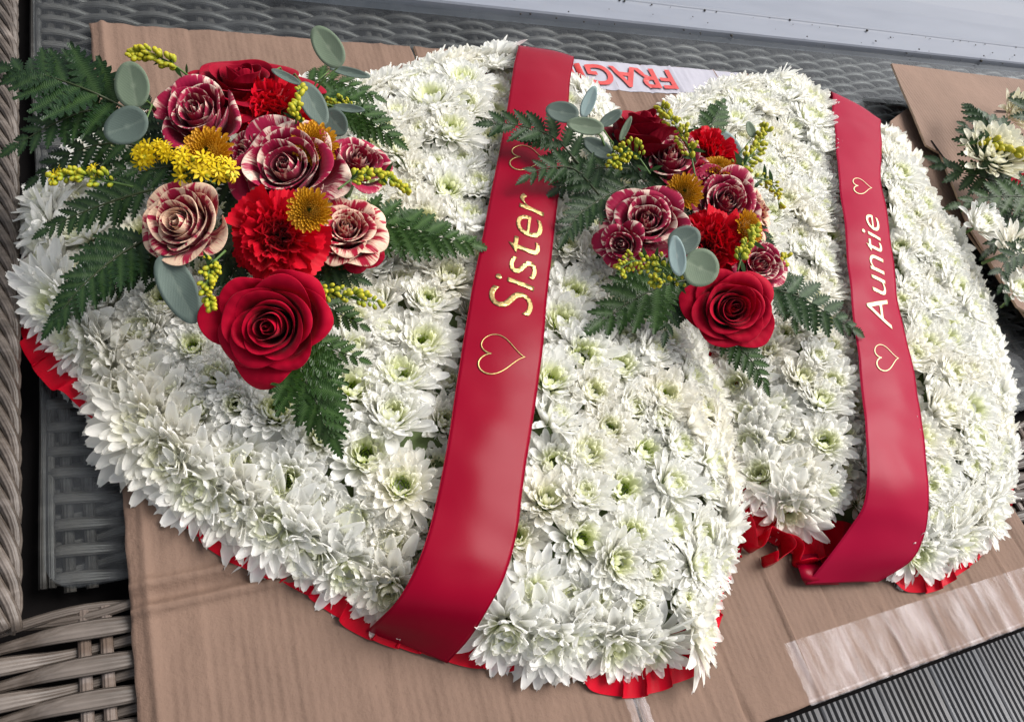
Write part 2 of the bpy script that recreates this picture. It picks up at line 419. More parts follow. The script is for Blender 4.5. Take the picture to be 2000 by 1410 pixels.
# glass pane with rounded corners
pts = []
for cx, cy, a0 in ((-.425, -.135, 180), (1.70, -.135, 270), (1.70, .60, 0), (-.425, .60, 90)):
    for k in range(7):
        a = R_(a0 + k * 15); pts.append((cx + .025 * math.cos(a), cy + .025 * math.sin(a)))
n = len(pts)
V = [(x, y, .0108) for x, y in pts] + [(x, y, .0150) for x, y in pts]
Fa = [tuple(range(n, 2 * n)), tuple(reversed(range(n)))] + [(i, (i + 1) % n, n + (i + 1) % n, n + i) for i in range(n)]
obj('glass_top', mesh('glass_top', V, Fa, M['glass'], False), table)

sill = thing('door_sill', 'pale grey aluminium door sill with raised ridge behind the wicker table', 'door sill', Matrix.Translation((0, .623, 0)))
def extr(name, pr, x0, x1, mat):
    V = [(x0, y, z) for y, z in pr] + [(x1, y, z) for y, z in pr]; n = len(pr)
    return obj(name, mesh(name, V, [(i, i + 1, n + i + 1, n + i) for i in range(n - 1)][::1], mat, False), sill)
extr('threshold', [(0, -.02), (.001, .0), (.003, .003), (.046, .006), (.050, .007)], -1, 4, M['alu'])
extr('ridge', [(.050, .007), (.0515, .0085), (.053, .0092), (.0555, .0092), (.0575, .0082), (.059, .0078)], -1, 4, M['alu'])
extr('frame', [(.059, .0078), (.12, .0095), (.16, .014), (.20, .024), (.30, .034), (.42, .040), (1.2, .05)], -1, 4, M['alu'])
mb = MB(); rg = random.Random(5)
for i in range(90):
    x = rg.uniform(0, 1.6); y = rg.choice([rg.gauss(-.004, .004), rg.uniform(0, .045), rg.gauss(.048, .002)]); s = rg.uniform(.0006, .0022) * (2 if i % 17 == 0 else 1)
    V = [(x + s * math.cos(a) * rg.uniform(.6, 1.2), y + s * math.sin(a) * rg.uniform(.6, 1.2), .0035 + (.004 if y > 0 else -.006) + zz * s) for zz in (0, .8) for a in np.arange(5) * 1.2566]
    mb.add(V, [(0, 1, 6, 5), (1, 2, 7, 6), (2, 3, 8, 7), (3, 4, 9, 8), (4, 0, 5, 9), (5, 6, 7, 8, 9)])
tag(obj('dirt', mb.mesh('dirt', M['debris']), None, Matrix.Translation((0, .623, 0))), 'dark crumbs of dirt scattered along the metal sill', 'dirt', None, 'stuff')

# ------------------------------------------------------------------ cardboard
cb = thing('cardboard_sheet', 'large opened out brown cardboard sheet under both white flower hearts', 'cardboard sheet')
def fold_h(x, y):
    z = .0045
    z += .004 * max(0, -.185 - y) * 0
    d = y + .192 - .012 * (x + .39)
    z += (.0075 * math.exp(-((d) / .0034) ** 2) - .0035 * math.exp(-((d - .010) / .004) ** 2) + .0052 * math.exp(-((d - .021) / .0034) ** 2)) * (1 if x < 0 else 0)
    z += .0034 * math.exp(-((x + .374 - .004 * math.sin(y * 9)) / .0035) ** 2) - .003 * max(0, -.378 - x) / .013
    for i, (cx, a) in enumerate(((-.33, .7), (-.27, -.8), (-.20, .6), (-.12, -.7), (-.05, .7), (.07, -1.0), (.115, -1.3), (.21, 1.0), (.27, -1.2), (.325, .9), (.375, -1.2), (.43, .9), (.47, -1.1), (.54, 1.0), (.585, -.9))):
        c = cx + .012 * math.sin(y * 7 + i); z += a * .0026 * math.exp(-((x - c) / .0022) ** 2) * (.45 + .8 * abs(noise.noise(Vector((x * 3, y * 6, i)))) * 2)
    z += .0022 * noise.noise(Vector((x * 7, y * 5, 0))) + .0012 * noise.noise(Vector((x * 60, y * 14, 9))) + .0008 * noise.noise(Vector((x * 30, y * 22, 3)))
    return z
def sheet(name, x0, x1, y0, y1, step, hf, mat, parent, th=.004, jag=0.0, seed=1):
    nx = int((x1 - x0) / step) + 1; ny = int((y1 - y0) / step) + 1; V = []; rg = random.Random(seed)
    for i in range(nx):
        for j in range(ny):
            x = x0 + (x1 - x0) * i / (nx - 1); y = y0 + (y1 - y0) * j / (ny - 1); xx, yy = x, y
            if i in (0, nx - 1): xx += jag * noise.noise(Vector((y * 40, seed, 0)))
            if j in (0, ny - 1): yy += jag * noise.noise(Vector((x * 40, seed, 5)))
            V.append((xx, yy, hf(x, y)))
    Fa = gridf(nx, ny)
    me = mesh(name, V, Fa, mat)
    o = obj(name, me, parent); me.materials.append(M['cardedge'])
    md = o.modifiers.new('s', 'SOLIDIFY'); md.thickness = th; md.offset = -1; md.material_offset_rim = 1
    return o
XL, XR, YB, YT = -.391, .607, -.412, .512
sheet('left_panel', XL, .004, YB, YT, .0030, fold_h, M['card'], cb, jag=.0018, seed=2).name = 'panel'
sheet('panel', .0085, XR, YB, YT, .0030, fold_h, M['card'], cb, jag=.0015, seed=3)
# clear tape strip along the front edge and a short strip over the joint
def tapestrip(name, x0, x1, y0, y1, mat, off=.0006, step=.004, jag=.002, parent=cb):
    nx = int(abs(x1 - x0) / step) + 2; ny = max(4, int(abs(y1 - y0) / step) + 1); V = []
    for i in range(nx):
        for j in range(ny):
            x = x0 + (x1 - x0) * i / (nx - 1); y = y0 + (y1 - y0) * j / (ny - 1)
            if i in (0, nx - 1): x += jag * noise.noise(Vector((y * 150, 0, 0)))
            wr = .0016 * max(0, noise.noise(Vector((x * 70, y * 9, 7)))) + .0005 * max(0, noise.noise(Vector((x * 180, y * 20, 2))))
            V.append((x, y, fold_h(x, y) + off + wr))
    return obj(name, mesh(name, V, gridf(nx, ny), mat), parent)
tapestrip('clear_tape', .185, XR - .001, YB + .002, YB + .058, M['tape'])
tapestrip('clear_tape', .185, XR + .001, YB - .001, YB + .004, M['tape'], .0009)
tapestrip('clear_tape', -.004, .017, YB + .001, YB + .055, M['tape'])
ft = tapestrip('fragile_tape', .22, .592, .447, YT - .001, M['whitetape'])
def text_mesh(body, size, shear=0.0, offset=0.0, res=6):
    cu = bpy.data.curves.new('t', 'FONT'); cu.body = body; cu.size = size; cu.shear = shear; cu.offset = offset; cu.resolution_u = res
    o = bpy.data.objects.new('t', cu); COL.objects.link(o)
    dg = bpy.context.evaluated_depsgraph_get(); me = bpy.data.meshes.new_from_object(o.evaluated_get(dg))
    bm = bmesh.new(); bm.from_mesh(me); bpy.data.objects.remove(o); bpy.data.curves.remove(cu); bpy.data.meshes.remove(me)
    return bm
def bbox(bm):
    xs = [v.co.x for v in bm.verts]; ys = [v.co.y for v in bm.verts]; return min(xs), max(xs), min(ys), max(ys)
def slice_bm(bm, step):
    x0, x1, y0, y1 = bbox(bm)
    for k in range(1, int((x1 - x0) / step) + 1):
        bmesh.ops.bisect_plane(bm, geom=bm.verts[:] + bm.edges[:] + bm.faces[:], plane_co=(x0 + k * step, 0, 0), plane_no=(1, 0, 0))
    for k in range(1, int((y1 - y0) / step) + 1):
        bmesh.ops.bisect_plane(bm, geom=bm.verts[:] + bm.edges[:] + bm.faces[:], plane_co=(0, y0 + k * step, 0), plane_no=(0, 1, 0))
# FRAGILE printed upside-down on the tape
pF = U(1311, 160, .005)
bm = text_mesh('FRAGILE', 1.0, 0, .02); x0, x1, y0, y1 = bbox(bm)
hgt = .046
for v in bm.verts: v.co = ((v.co.x - x0) / (x1 - x0) * .245, (v.co.y - y0) / (y1 - y0) * hgt, 0)
slice_bm(bm, .006)
ytop = .4575
for v in bm.verts:
    x = pF.x + .004 - v.co.x; y = ytop + hgt - .003 - v.co.y + .000; y = min(y, YT - .002)
    v.co = (x, y, fold_h(x, y) + .0030)
me = bpy.data.meshes.new('lettering'); bm.to_mesh(me); bm.free(); me.materials.append(M['tapered'])
lt = obj('lettering', me, ft)

# second, torn cardboard on the right
def polysheet(name, px, z, parent, mat, th=.0035, lift=None):
    P = [U(a, b, zz if zz is not None else z) for a, b, zz in [(q + (None,))[:3] if len(q) == 2 else q for q in px]]
    bm = bmesh.new(); vs = [bm.verts.new(p) for p in P]; bm.faces.new(vs)
    bmesh.ops.triangulate(bm, faces=bm.faces[:])
    bmesh.ops.subdivide_edges(bm, edges=bm.edges[:], cuts=5, use_grid_fill=True)
    for v in bm.verts: v.co.z += .0012 * noise.noise(v.co * 18)
    bmesh.ops.recalc_face_normals(bm, faces=bm.faces[:])
    me = bpy.data.meshes.new(name); bm.to_mesh(me); bm.free(); me.materials.append(mat); me.materials.append(M['cardedge'])
    o = obj(name, me, parent); md = o.modifiers.new('s', 'SOLIDIFY'); md.thickness = th; md.offset = 0; md.material_offset_rim = 1
    return o
cb2 = thing('torn_cardboard', 'smaller torn brown cardboard with slots and loose flap, behind the second heart', 'cardboard')
polysheet('top_flap', [(1740, 126, .035), (2000, 158, .035), (2140, 175, .035), (2160, 700, .03), (1985, 600, .03), (1890, 440, .03), (1835, 300, .03), (1808, 285, .033)], .03, cb2, M['card2'])
polysheet('side_flap', [(1738, 238, .016), (1775, 210, .016), (1806, 272, .012), (1830, 285, .012), (1838, 330, .012), (1745, 320, .012)], .012, cb2, M['card2'])
polysheet('bottom_flap', [(1755, 277, .016), (1850, 276, .016), (1985, 420, .014), (2200, 640, .014), (2100, 760, .014), (1960, 560, .014), (1880, 440, .014), (1800, 370, .014)], .02, cb2, M['card2'])
mb = MB()
a, b = U(1946, 218, .0375), U(2010, 222, .0375); mb.add([a, b, b + Vector((0, .0035, 0)), a + Vector((0, .0035, 0))], [(0, 1, 2, 3)])
a, b = U(1817, 275, .0335), U(1848, 318, .0335); mb.add([a, b, b + Vector((.005, 0.001, 0)), a + Vector((.005, .001, 0))], [(0, 1, 2, 3)])
obj('slot', mb.mesh('slot', M['shade_black'], False), cb2)  # slots drawn as black strips on the flaps, their shade in the colour

# ------------------------------------------------------------------ hearts of chrysanthemums
def mum_petal(L, W, e0, e1, cup, phi, rb, zb, g0, g1, rg, pointed=.5, twist=0.0):
    S = (0, .22, .45, .66, .83, .94, 1.0); T = (-1, -.5, 0, .5, 1)
    V = []; G = []; A = []; x = rb; z = zb; ps = 0
    cp, sp_ = math.cos(phi), math.sin(phi)
    for s in S:
        e = e0 + (e1 - e0) * s; ds = (s - ps) * L; x += ds * math.cos(e); z += ds * math.sin(e); ps = s
        wd = W / 2 * (.42 + .58 * min(1, s / .6) ** .8) * (1 if s < .6 else math.sqrt(max(0.0, 1 - ((s - .6) / .4) ** 2)) * (1 - pointed) + pointed * (1 - ((s - .6) / .4) ** 1.3) + .04)
        nx, nz = -math.sin(e), math.cos(e)
        for t in T:
            q = cup * wd * t * t + twist * t * s * W * .3
            if t == 0: q += .02 * W
            px, py, pz = x + nx * q, t * wd, z + nz * q
            if s == 1.0: px -= .06 * L * abs(t) ** 1.5
            V.append((px * cp - py * sp_, px * sp_ + py * cp, pz)); G.append(min(1, max(0, g0 + (g1 - g0) * s))); A.append(t)
    return V, gridf(7, 5), G, A
def mum(seed, N, Lo, Wo, Li, eo, ei, spread, cen, flat=0.0, name='bloom'):
    rg = random.Random(seed); mb = MB()
    for i in range(N):
        r = ((i + .5) / N); phi = i * 2.39996 + rg.gauss(0, .10)
        L = (Li + (Lo - Li) * r ** .8) * rg.uniform(.88, 1.12); W = Wo * (.55 + .45 * r) * rg.uniform(.85, 1.12)
        e = ei + (eo - ei) * r ** .9 + rg.gauss(0, .09)
        e1 = e + (rg.uniform(.25, .6) * (1 - r * .8)) - flat * r + rg.gauss(0, .12)
        if rg.random() < .06: e1 -= .9
        rb = cen + spread * r; zb = .004 * (1 - r)
        V, Fa, G, A = mum_petal(L, W, e, e1, rg.uniform(.35, .75), phi, rb, zb, (1.0 - 1.0 * r) , (.55 - 2.2 * r if r < .4 else -.5), rg, min(1, max(0, rg.uniform(-.1, .55) + flat * r * .9)), rg.gauss(0, .25))
        mb.add(V, Fa, g=G, a=A)
    return mb
def centre_mesh(seed, R, N, name='centre'):
    rg = random.Random(seed); mb = MB()
    for i in range(N):
        r = (i + .5) / N; phi = i * 2.39996
        L = R * (.45 + .5 * r) * rg.uniform(.85, 1.15)
        V, Fa, G, A = mum_petal(L, R * .28, 1.5 - .3 * r, 1.75 - .1 * r, .7, phi, R * (.12 + .75 * r ** .6), .001, 1.0 - .5 * r, .7 - .9 * r, rg, .2)
        mb.add(V, Fa, g=G, a=A)
    return mb
INNER = []
for s in range(14):
    R = [(.0056, 26), (.0048, 22), (.0064, 30)][s % 3]
    if s not in (2, 6, 9, 13):
        mb = mum(100 + s, (96, 84, 104)[s % 3], .0245, .0088, .0105, R_((18, 36, 26)[s % 3]), R_((70, 84, 76)[s % 3]), .0075, R[0] * .9)
    else:
        mb = mum(100 + s, 88, .0280, .0098, .0115, R_((12, 26, 18)[s % 3]), R_(68), .0080, R[0] * .95)
    INNER.append((mb.mesh('chrysanthemum', M['white']), centre_mesh(s, R[0], R[1]).mesh('centre', M['centre'])))
RIM = []
for s in range(10):
    mb = mum(200 + s, (96, 82, 108)[s % 3], .0440, .0128, .0115, R_(14), R_(74), .0080, .0045, .55)
    RIM.append((mb.mesh('chrysanthemum', M['white']), centre_mesh(40 + s, .0055, 24).mesh('centre', M['centre'])))

ROWS1 = [
    (1013, 87, 1118, 114, .071), (1004, 130, 1113, 160, .088), (985, 250, 1104, 272, .092), (955, 400, 1086, 420, .093), (920, 580, 1067, 598, .092),
    (894, 740, 1049, 758, .090), (870, 890, 1026, 915, .088), (848, 1000, 1009, 1040, .083), (820, 1090, 985, 1125, .078), (782, 1165, 950, 1192, .066),
    (738, 1212, 916, 1246, .040), (716, 1232, 873, 1294, .009)]
ROWS2 = [
    (1622, 180, 1717, 232, .066), (1628, 230, 1719, 262, .080), (1637, 330, 1722, 345, .088), (1649, 450, 1737, 455, .089), (1664, 600, 1758, 602, .088),
    (1679, 720, 1782, 725, .087), (1690, 840, 1805, 850, .087), (1693, 920, 1812, 935, .083), (1685, 985, 1811, 1005, .070), (1660, 1030, 1803, 1050, .056),
    (1620, 1085, 1778, 1095, .038), (1574, 1141, 1712, 1137, .012)]
FOOT = []
for rows in (ROWS1, ROWS2):
    for a, b in zip(rows, rows[1:]):
        k = [U(a[0] - 16, a[1], a[4]), U(a[2] + 16, a[3], a[4]), U(b[2] + 16, b[3], b[4]), U(b[0] - 16, b[1], b[4])]; FOOT.append([(p.x, p.y) for p in k])
def under_sash(q):
    for k in FOOT:
        sg = [(k[(i + 1) % 4][0] - k[i][0]) * (q[1] - k[i][1]) - (k[(i + 1) % 4][1] - k[i][1]) * (q[0] - k[i][0]) for i in range(4)]
        if all(x > 0 for x in sg) or all(x < 0 for x in sg): return True
    return False
def heart(name, label, PX, seed, top=.062):
    root = thing(name, label, 'flower heart', None, 'white chrysanthemum hearts')
    P = [U(*p) for p in PX]; P = [np.array((p.x, p.y)) for p in P]
    C = catmull(P + [P[0]], 8)[:-1]; C = np.array(C)
    def sdf(q):                                   # distance to the outline and whether inside
        a = C; b = np.roll(C, -1, 0); ab = b - a; t = np.clip(((q - a) * ab).sum(1) / (ab ** 2).sum(1), 0, 1)
        pr = a + ab * t[:, None]; d = np.linalg.norm(q - pr, axis=1); i = d.argmin()
        ins = ((a[:, 1] > q[1]) != (b[:, 1] > q[1])) & (q[0] < (b[:, 0] - a[:, 0]) * (q[1] - a[:, 1]) / (b[:, 1] - a[:, 1] + 1e-12) + a[:, 0])
        return d[i], bool(ins.sum() % 2), pr[i]
    H = lambda d: .008 + (top - .008) * math.sin(math.pi / 2 * min(1, max(0, d) / .115))
    rg = random.Random(seed); pts = []
    seg = np.linalg.norm(np.roll(C, -1, 0) - C, axis=1); cum = np.concatenate([[0], np.cumsum(seg)])
    def along(s):
        s %= cum[-1]; i = min(len(C) - 1, int(np.searchsorted(cum, s, 'right') - 1)); return C[i] + (np.roll(C, -1, 0)[i] - C[i]) * ((s - cum[i]) / seg[i])
    for inset, gap in ((.027, .037), (.055, .036)):
        s = rg.uniform(0, gap)
        while s < cum[-1]:
            p = along(s); t = along(s + .01) - along(s - .01); t /= np.linalg.norm(t); nrm = np.array((t[1], -t[0]))
            for sg in (1, -1):
                ie = inset + (.0035 if -nrm[1] * sg < .15 else -.009)
                q = p + nrm * ie * sg; d, ins, pr = sdf(q)
                if ins and d > ie * .85 and all(np.linalg.norm(q - o[0]) > gap * .72 for o in pts):
                    pts.append((q + np.array((rg.gauss(0, .002), rg.gauss(0, .002))), d, pr, 0 if inset < .04 else 1)); break
            s += gap
    lo, hi = C.min(0), C.max(0); tries = 0
    for gap in (.040, .036, .033, .030):
        PA = np.array([o[0] for o in pts]); 
        for _ in range(9000):
            q = np.array((rg.uniform(lo[0], hi[0]), rg.uniform(lo[1], hi[1]))); 
            if ((PA - q) ** 2).sum(1).min() < gap * gap: continue
            d, ins, pr = sdf(q)
            if ins and d > .048 and len(pts) < 292: pts.append((q, d, pr, 2)); PA = np.vstack([PA, q])
    Q = np.array([p[0] for p in pts]); print(name, len(pts))
    for q, d, pr, kind in pts:
        nn_ = np.sort(np.linalg.norm(Q - q, axis=1))[1:5].mean()
        press = under_sash(q)
        if press and (kind == 0 or d < .045): continue
        out = (pr - q) / max(d, 1e-6)
        if kind == 0: tilt = R_(rg.uniform(42, 62)); z = .022 + rg.uniform(-.004, .006); me, ce = rg.choice(RIM); sc = rg.uniform(.86, 1.05) * (1.15 if q[0] < -.02 and q[1] < .2 else 1.04)
        elif kind == 1: tilt = R_(rg.uniform(20, 36)); z = H(d) + rg.uniform(-.003, .003); me, ce = rg.choice(RIM if rg.random() < .45 else INNER); sc = min(1.3, max(.88, nn_ / .037)) * rg.uniform(.92, 1.06) * (1 if me in [r[0] for r in INNER] else .85)
        else:
            tilt = R_(min(30, max(0, 75 * (1 - d / .115)))) + R_(rg.gauss(0, 7)); z = H(d) + rg.uniform(-.005, .004); me, ce = rg.choice(INNER); sc = min(1.42, max(.86, nn_ / .0365)) * rg.uniform(.9, 1.12)
        j = R_(rg.gauss(0, 9))
        ax = Vector((out[0] * math.sin(tilt), out[1] * math.sin(tilt), math.cos(tilt))); ax.rotate(Quaternion((rg.gauss(0, 1), rg.gauss(0, 1), rg.gauss(0, 1)), j))
        if press: sc = min(sc, 1.02); z -= .013 if d > .09 else .021; ax = (ax + Vector((0, 0, 1.2))).normalized()
        o = obj('chrysanthemum', me, root, frame(ax, (q[0], q[1], z), rg.uniform(0, 6.28)) @ Matrix.Scale(sc, 4))
        obj('centre', ce, o, Matrix.Scale(rg.uniform(1.15, 1.7), 4))
    # foam base: domed grid cut to the outline
    st = .012; V = []; idx = {}; Fa = []
    nx = int((hi[0] - lo[0]) / st) + 1; ny = int((hi[1] - lo[1]) / st) + 1
    for i in range(nx + 1):
        for j in range(ny + 1):
            q = np.array((lo[0] + i * st, lo[1] + j * st)); d, ins, pr = sdf(q)
            if ins and d > .018: idx[i, j] = len(V); V.append((q[0], q[1], max(.006, H(d - .018) - .008)))
    for i in range(nx):
        for j in range(ny):
            k = [(i, j), (i + 1, j), (i + 1, j + 1), (i, j + 1)]
            if all(a in idx for a in k): Fa.append([idx[a] for a in k])
    o = obj('foam_base', mesh('foam_base', V, Fa, M['foam']), root); md = o.modifiers.new('s', 'SOLIDIFY'); md.thickness = .004; md.offset = -1
    # pleated satin frill round the foot
    V = []; A = []; s = 0; step = .0021; k = 0
    Ls = np.arange(0, cum[-1], step)
    for k, s in enumerate(Ls):
        p = along(s); t = along(s + .008) - along(s - .008); t /= np.linalg.norm(t); nn = np.array((t[1], -t[0]))
        d, ins, pr = sdf(p + nn * .006)
        if ins: nn = -nn
        ph = s / .028 * 2 * math.pi + 2.2 * math.sin(s * 23) + 1.1 * math.sin(s * 61); w1 = math.sin(ph); w2 = math.cos(ph)
        for v in (0, .35, .7, 1):
            off = -.034 + (.0375 + (.003 if nn[1] < .1 else 0) + .004 * math.sin(s * 31 + 1) + .004 * math.sin(s * 19) + .003 * math.sin(s * 53)) * v
            q = p + nn * off + t * (.0060 * w2 * v)
            z = .012 * (1 - v) + .0085 + (.0035 + .002 * math.sin(s * 41)) * w1 * (.3 + .7 * v) + .0022 * v * abs(noise.noise(Vector((s * 60, v * 3, 1))))
            V.append((q[0], q[1], max(.0062, z))); A.append(v)
    n = len(Ls); Fa = [(i * 4 + j, ((i + 1) % n) * 4 + j, ((i + 1) % n) * 4 + j + 1, i * 4 + j + 1) for i in range(n) for j in range(3)]
    obj('satin_frill', mesh('satin_frill', V, Fa, M['ruffle'], True, {'a': A, 's': A}), root)
    return root
H1 = [(470,190,.05),(520,150,.06),(590,122,.06),(680,130,.065),(745,100,.065),(830,78,.065),(920,62,.065),(1010,66,.065),(1100,105,.06),(1190,170,.055),(1240,260,.05),(1290,380,.05),(1350,540,.045),(1405,680,.045),(1445,820,.04),(1462,940,.035),(1455,1040,.025),(1430,1130,.02),(1400,1230,.015),(1365,1295,.01),(1300,1318,.01),(1200,1325,.008),(1080,1318,.008),(960,1300,.008),(860,1275,.008),(720,1215,.008),(560,1130,.008),(450,1065,.008),(350,1000,.01),(260,905,.01),(190,815,.012),(125,725,.014),(60,640,.018),(28,560,.025),(38,450,.035),(65,370,.04),(110,300,.05),(170,225,.055),(260,200,.055),(350,235,.05),(420,260,.05)]
H2 = [(1290,215,.055),(1335,175,.06),(1390,140,.065),(1450,122,.065),(1510,120,.065),(1560,118,.065),(1620,165,.065),(1700,215,.06),(1745,240,.06),(1790,290,.055),(1850,390,.05),(1905,480,.045),(1945,590,.04),(1975,700,.035),(1988,840,.03),(1980,950,.02),(1950,1030,.015),(1890,1095,.01),(1820,1125,.008),(1740,1130,.008),(1650,1085,.008),(1580,1085,.01),(1520,1050,.012),(1470,1000,.02),(1464,930,.03),(1450,810,.035),(1410,670,.04),(1360,540,.045),(1300,380,.045),(1240,280,.05),(1255,235,.055)]
heart('flower_heart', 'white chrysanthemum heart with scarlet frill, nearest, carrying the Sister sash', H1, 11)
heart('flower_heart', 'white chrysanthemum heart carrying the Auntie sash, farther from the wicker arm', H2, 12)

hs = [o for o in bpy.data.objects if o.name.startswith('flower_heart')]
h2 = [o for o in hs if 'Auntie' in o['label']][0]
def standing(name, path, z0, z1, mat, parent, lean=.004):
    P = catmull([np.array(U(a, b, .006)) for a, b in path], 8); V = []; A = []
    for i, p in enumerate(P):
        for v in (0, .25, .5, .75, 1): V.append((p[0] + lean * v * math.sin(i * .35), p[1] + lean * v * math.cos(i * .3), z0 + (z1 - z0) * v + .002 * math.sin(i * .4) * v)); A.append(v)
    o = obj(name, mesh(name, V, gridf(len(P), 5), mat, True, {'a': A, 's': A}), parent); md = o.modifiers.new('s', 'SOLIDIFY'); md.thickness = .0003
standing('frill_loop', [(1432, 1022), (1445, 1062), (1468, 1080), (1478, 1050), (1512, 1052), (1520, 1092), (1492, 1108), (1486, 1088)], .006, .034, M['ruffle'], h2)
standing('frill_loop', [(1518, 1060), (1545, 1075), (1548, 1105), (1575, 1108), (1592, 1090), (1606, 1112)], .006, .026, M['ruffle'], h2)
# ------------------------------------------------------------------ sashes
class Sash:
    def __init__(s, name, label, rows, mat, pre, seed, nv=25, n=18):
        L = [U(r[0], r[1], r[4]) for r in rows]; Rr = [U(r[2], r[3], r[5] if len(r) > 5 else r[4]) for r in rows]
        L = [L[0] + Vector(pre)] + L; Rr = [Rr[0] + Vector(pre)] + Rr
        CL, CR = catmull(L, n), catmull(Rr, n); s.nu, s.nv = len(CL), nv
        G = np.zeros((s.nu, nv, 3)); rg = random.Random(seed)
        for i in range(s.nu):
            for j in range(nv):
                v = j / (nv - 1); p = CL[i] * (1 - v) + CR[i] * v
                p = p + np.array((0, 0, 1)) * (.0030 * math.sin(math.pi * v) + .0036 * noise.noise(Vector((p[0] * 11, p[1] * 13, seed))) + .0009 * noise.noise(Vector((p[0] * 30, p[1] * 34, seed + 4))))
                p[2] = max(p[2], .0075); G[i, j] = p
        s.G = G; mid = G[:, nv // 2]; s.len = np.concatenate([[0], np.cumsum(np.linalg.norm(np.diff(mid, axis=0), axis=1))])
        s.root = thing(name, label, 'ribbon', None, 'red satin sashes')
        V = G.reshape(-1, 3); A = [j / (nv - 1) for i in range(s.nu) for j in range(nv)]; S_ = [s.len[i] for i in range(s.nu) for j in range(nv)]
        o = obj('satin_band', mesh('satin_band', V, gridf(s.nu, nv), mat, True, {'a': A, 's': S_}), s.root)
        md = o.modifiers.new('s', 'SOLIDIFY'); md.thickness = .0003; md.offset = 0
        for j, nm in ((0, 'selvedge'), (nv - 1, 'selvedge')):
            V, Fa = tube([Vector(G[i, j]) + Vector((0, 0, .0001)) for i in range(s.nu)], .00045, 5)
            obj(nm, mesh(nm, V, Fa, mat, True, {'a': [0] * len(V), 's': [0] * len(V)}), s.root)
    def at(s, l, t, off=.0008):                   # l metres along, t metres across from the middle
        i = int(np.clip(np.searchsorted(s.len, l) - 1, 0, s.nu - 2)); f = (l - s.len[i]) / (s.len[i + 1] - s.len[i])
        row = s.G[i] * (1 - f) + s.G[i + 1] * f; wd = np.linalg.norm(row[-1] - row[0]); v = np.clip((t / wd + .5) * (s.nv - 1), 0, s.nv - 1.001); j = int(v); g = v - j
        p = row[j] * (1 - g) + row[j + 1] * g
        du = s.G[i + 1, j] - s.G[i, j]; dv = row[j + 1] - row[j]; nn = np.cross(du, dv); nn /= np.linalg.norm(nn)
        if nn[2] < 0: nn = -nn
        return p + nn * off
    def find(s, px, py):                          # nearest (l, t) to a photo position
        best = None
        for i in range(s.nu):
            for j in range(s.nv):
                x, y = PR(s.G[i, j]); d = (x - px) ** 2 + (y - py) ** 2
                if best is None or d < best[0]: best = (d, i, j)
        _, i, j = best; wd = np.linalg.norm(s.G[i, -1] - s.G[i, 0]); return s.len[i], (j / (s.nv - 1) - .5) * wd
    def text(s, body, a, b, cap, base, mat, shear=.22, offset=-.006):
        l0, _ = s.find(*a); l1, _ = s.find(*b)
        x = l0; full = text_mesh(body, 1.0, shear, offset); X0, X1, Y0, Y1 = bbox(full); full.free()
        capb = text_mesh(body[0], 1.0, shear, offset); _, _, cy0, cy1 = bbox(capb); capb.free()
        kx = (l1 - l0) / (X1 - X0); ky = cap / (cy1 - cy0)
        adv = 0; prev = ''
        for i, ch in enumerate(body):
            pre = text_mesh(body[:i + 1], 1.0, shear, offset); p0 = bbox(pre); pre.free()
            bm = text_mesh(ch, 1.0, shear, offset); q = bbox(bm); dx = p0[1] - q[1]   # right edges agree
            for v in bm.verts: v.co.x = (v.co.x + dx - X0) * kx; v.co.y *= ky
            slice_bm(bm, .004)
            for v in bm.verts: v.co = s.at(l0 + v.co.x, base - v.co.y)
            me = bpy.data.meshes.new('letter'); bm.to_mesh(me); bm.free(); me.materials.append(mat)
            o = obj('letter', me, s.root); md = o.modifiers.new('s', 'SOLIDIFY'); md.thickness = .0002; md.offset = 0
    def heart(s, px, py, wl, wt, mat, th=.0016):
        l, t = s.find(px, py); V = []; N = 72; pts = []
        for k in range(N):
            a = 2 * math.pi * k / N; x = 16 * math.sin(a) ** 3; y = 13 * math.cos(a) - 5 * math.cos(2 * a) - 2 * math.cos(3 * a) - math.cos(4 * a)
            y = (y + 2.5) / 14.5; x = x / 16; x = x * (1 - .04 * y); pts.append(np.array((x * wl / 2, y * wt / 2)))
        cen = np.mean(pts, 0)
        for k in range(N):
            tt = pts[(k + 1) % N] - pts[k - 1]; tt /= np.linalg.norm(tt) + 1e-9; nn = np.array((-tt[1], tt[0])); w_ = th * (.75 + .25 * math.sin(2 * math.pi * k / N + 1))
            for sg in (-.5, .5):
                q = pts[k] + nn * sg * w_; V.append(s.at(l + q[0], t - q[1]))
        Fa = [(2 * k, 2 * ((k + 1) % N), 2 * ((k + 1) % N) + 1, 2 * k + 1) for k in range(N)]
        o = obj('heart_outline', mesh('heart_outline', V, Fa, mat), s.root); md = o.modifiers.new('s', 'SOLIDIFY'); md.thickness = .0002; md.offset = 0
s1 = Sash('sash', 'red satin sash with gold lettering Sister between two outlined hearts', ROWS1, M['satin'], (0, .018, -.045), 2)
s1.text('Sister', (1008, 618), (1042, 384), .047, .0245, M['gold'])
s1.heart(980, 697, .046, .045, M['gold']); s1.heart(1035, 306, .044, .044, M['gold'])
s2 = Sash('sash', 'red satin sash with pale gold lettering Auntie between two outlined hearts', ROWS2, M['satin_l'], (0.005, .018, -.045), 5)
s2.text('Auntie', (1722, 643), (1690, 422), .036, .019, M['gold2'], .30)
tl = [(1574, 1142, 1640, 1141, .010), (1566, 1130, 1625, 1126, .019), (1560, 1112, 1612, 1108, .020), (1553, 1096, 1600, 1092, .012), (1556, 1084, 1596, 1080, .009)]
tl = catmull([np.concatenate([U(a, b, z), U(c, d, z)]) for a, b, c, d, z in tl], 6)
V = [tuple(p[:3] * (1 - v) + p[3:] * v) for p in tl for v in (0, .33, .67, 1)]
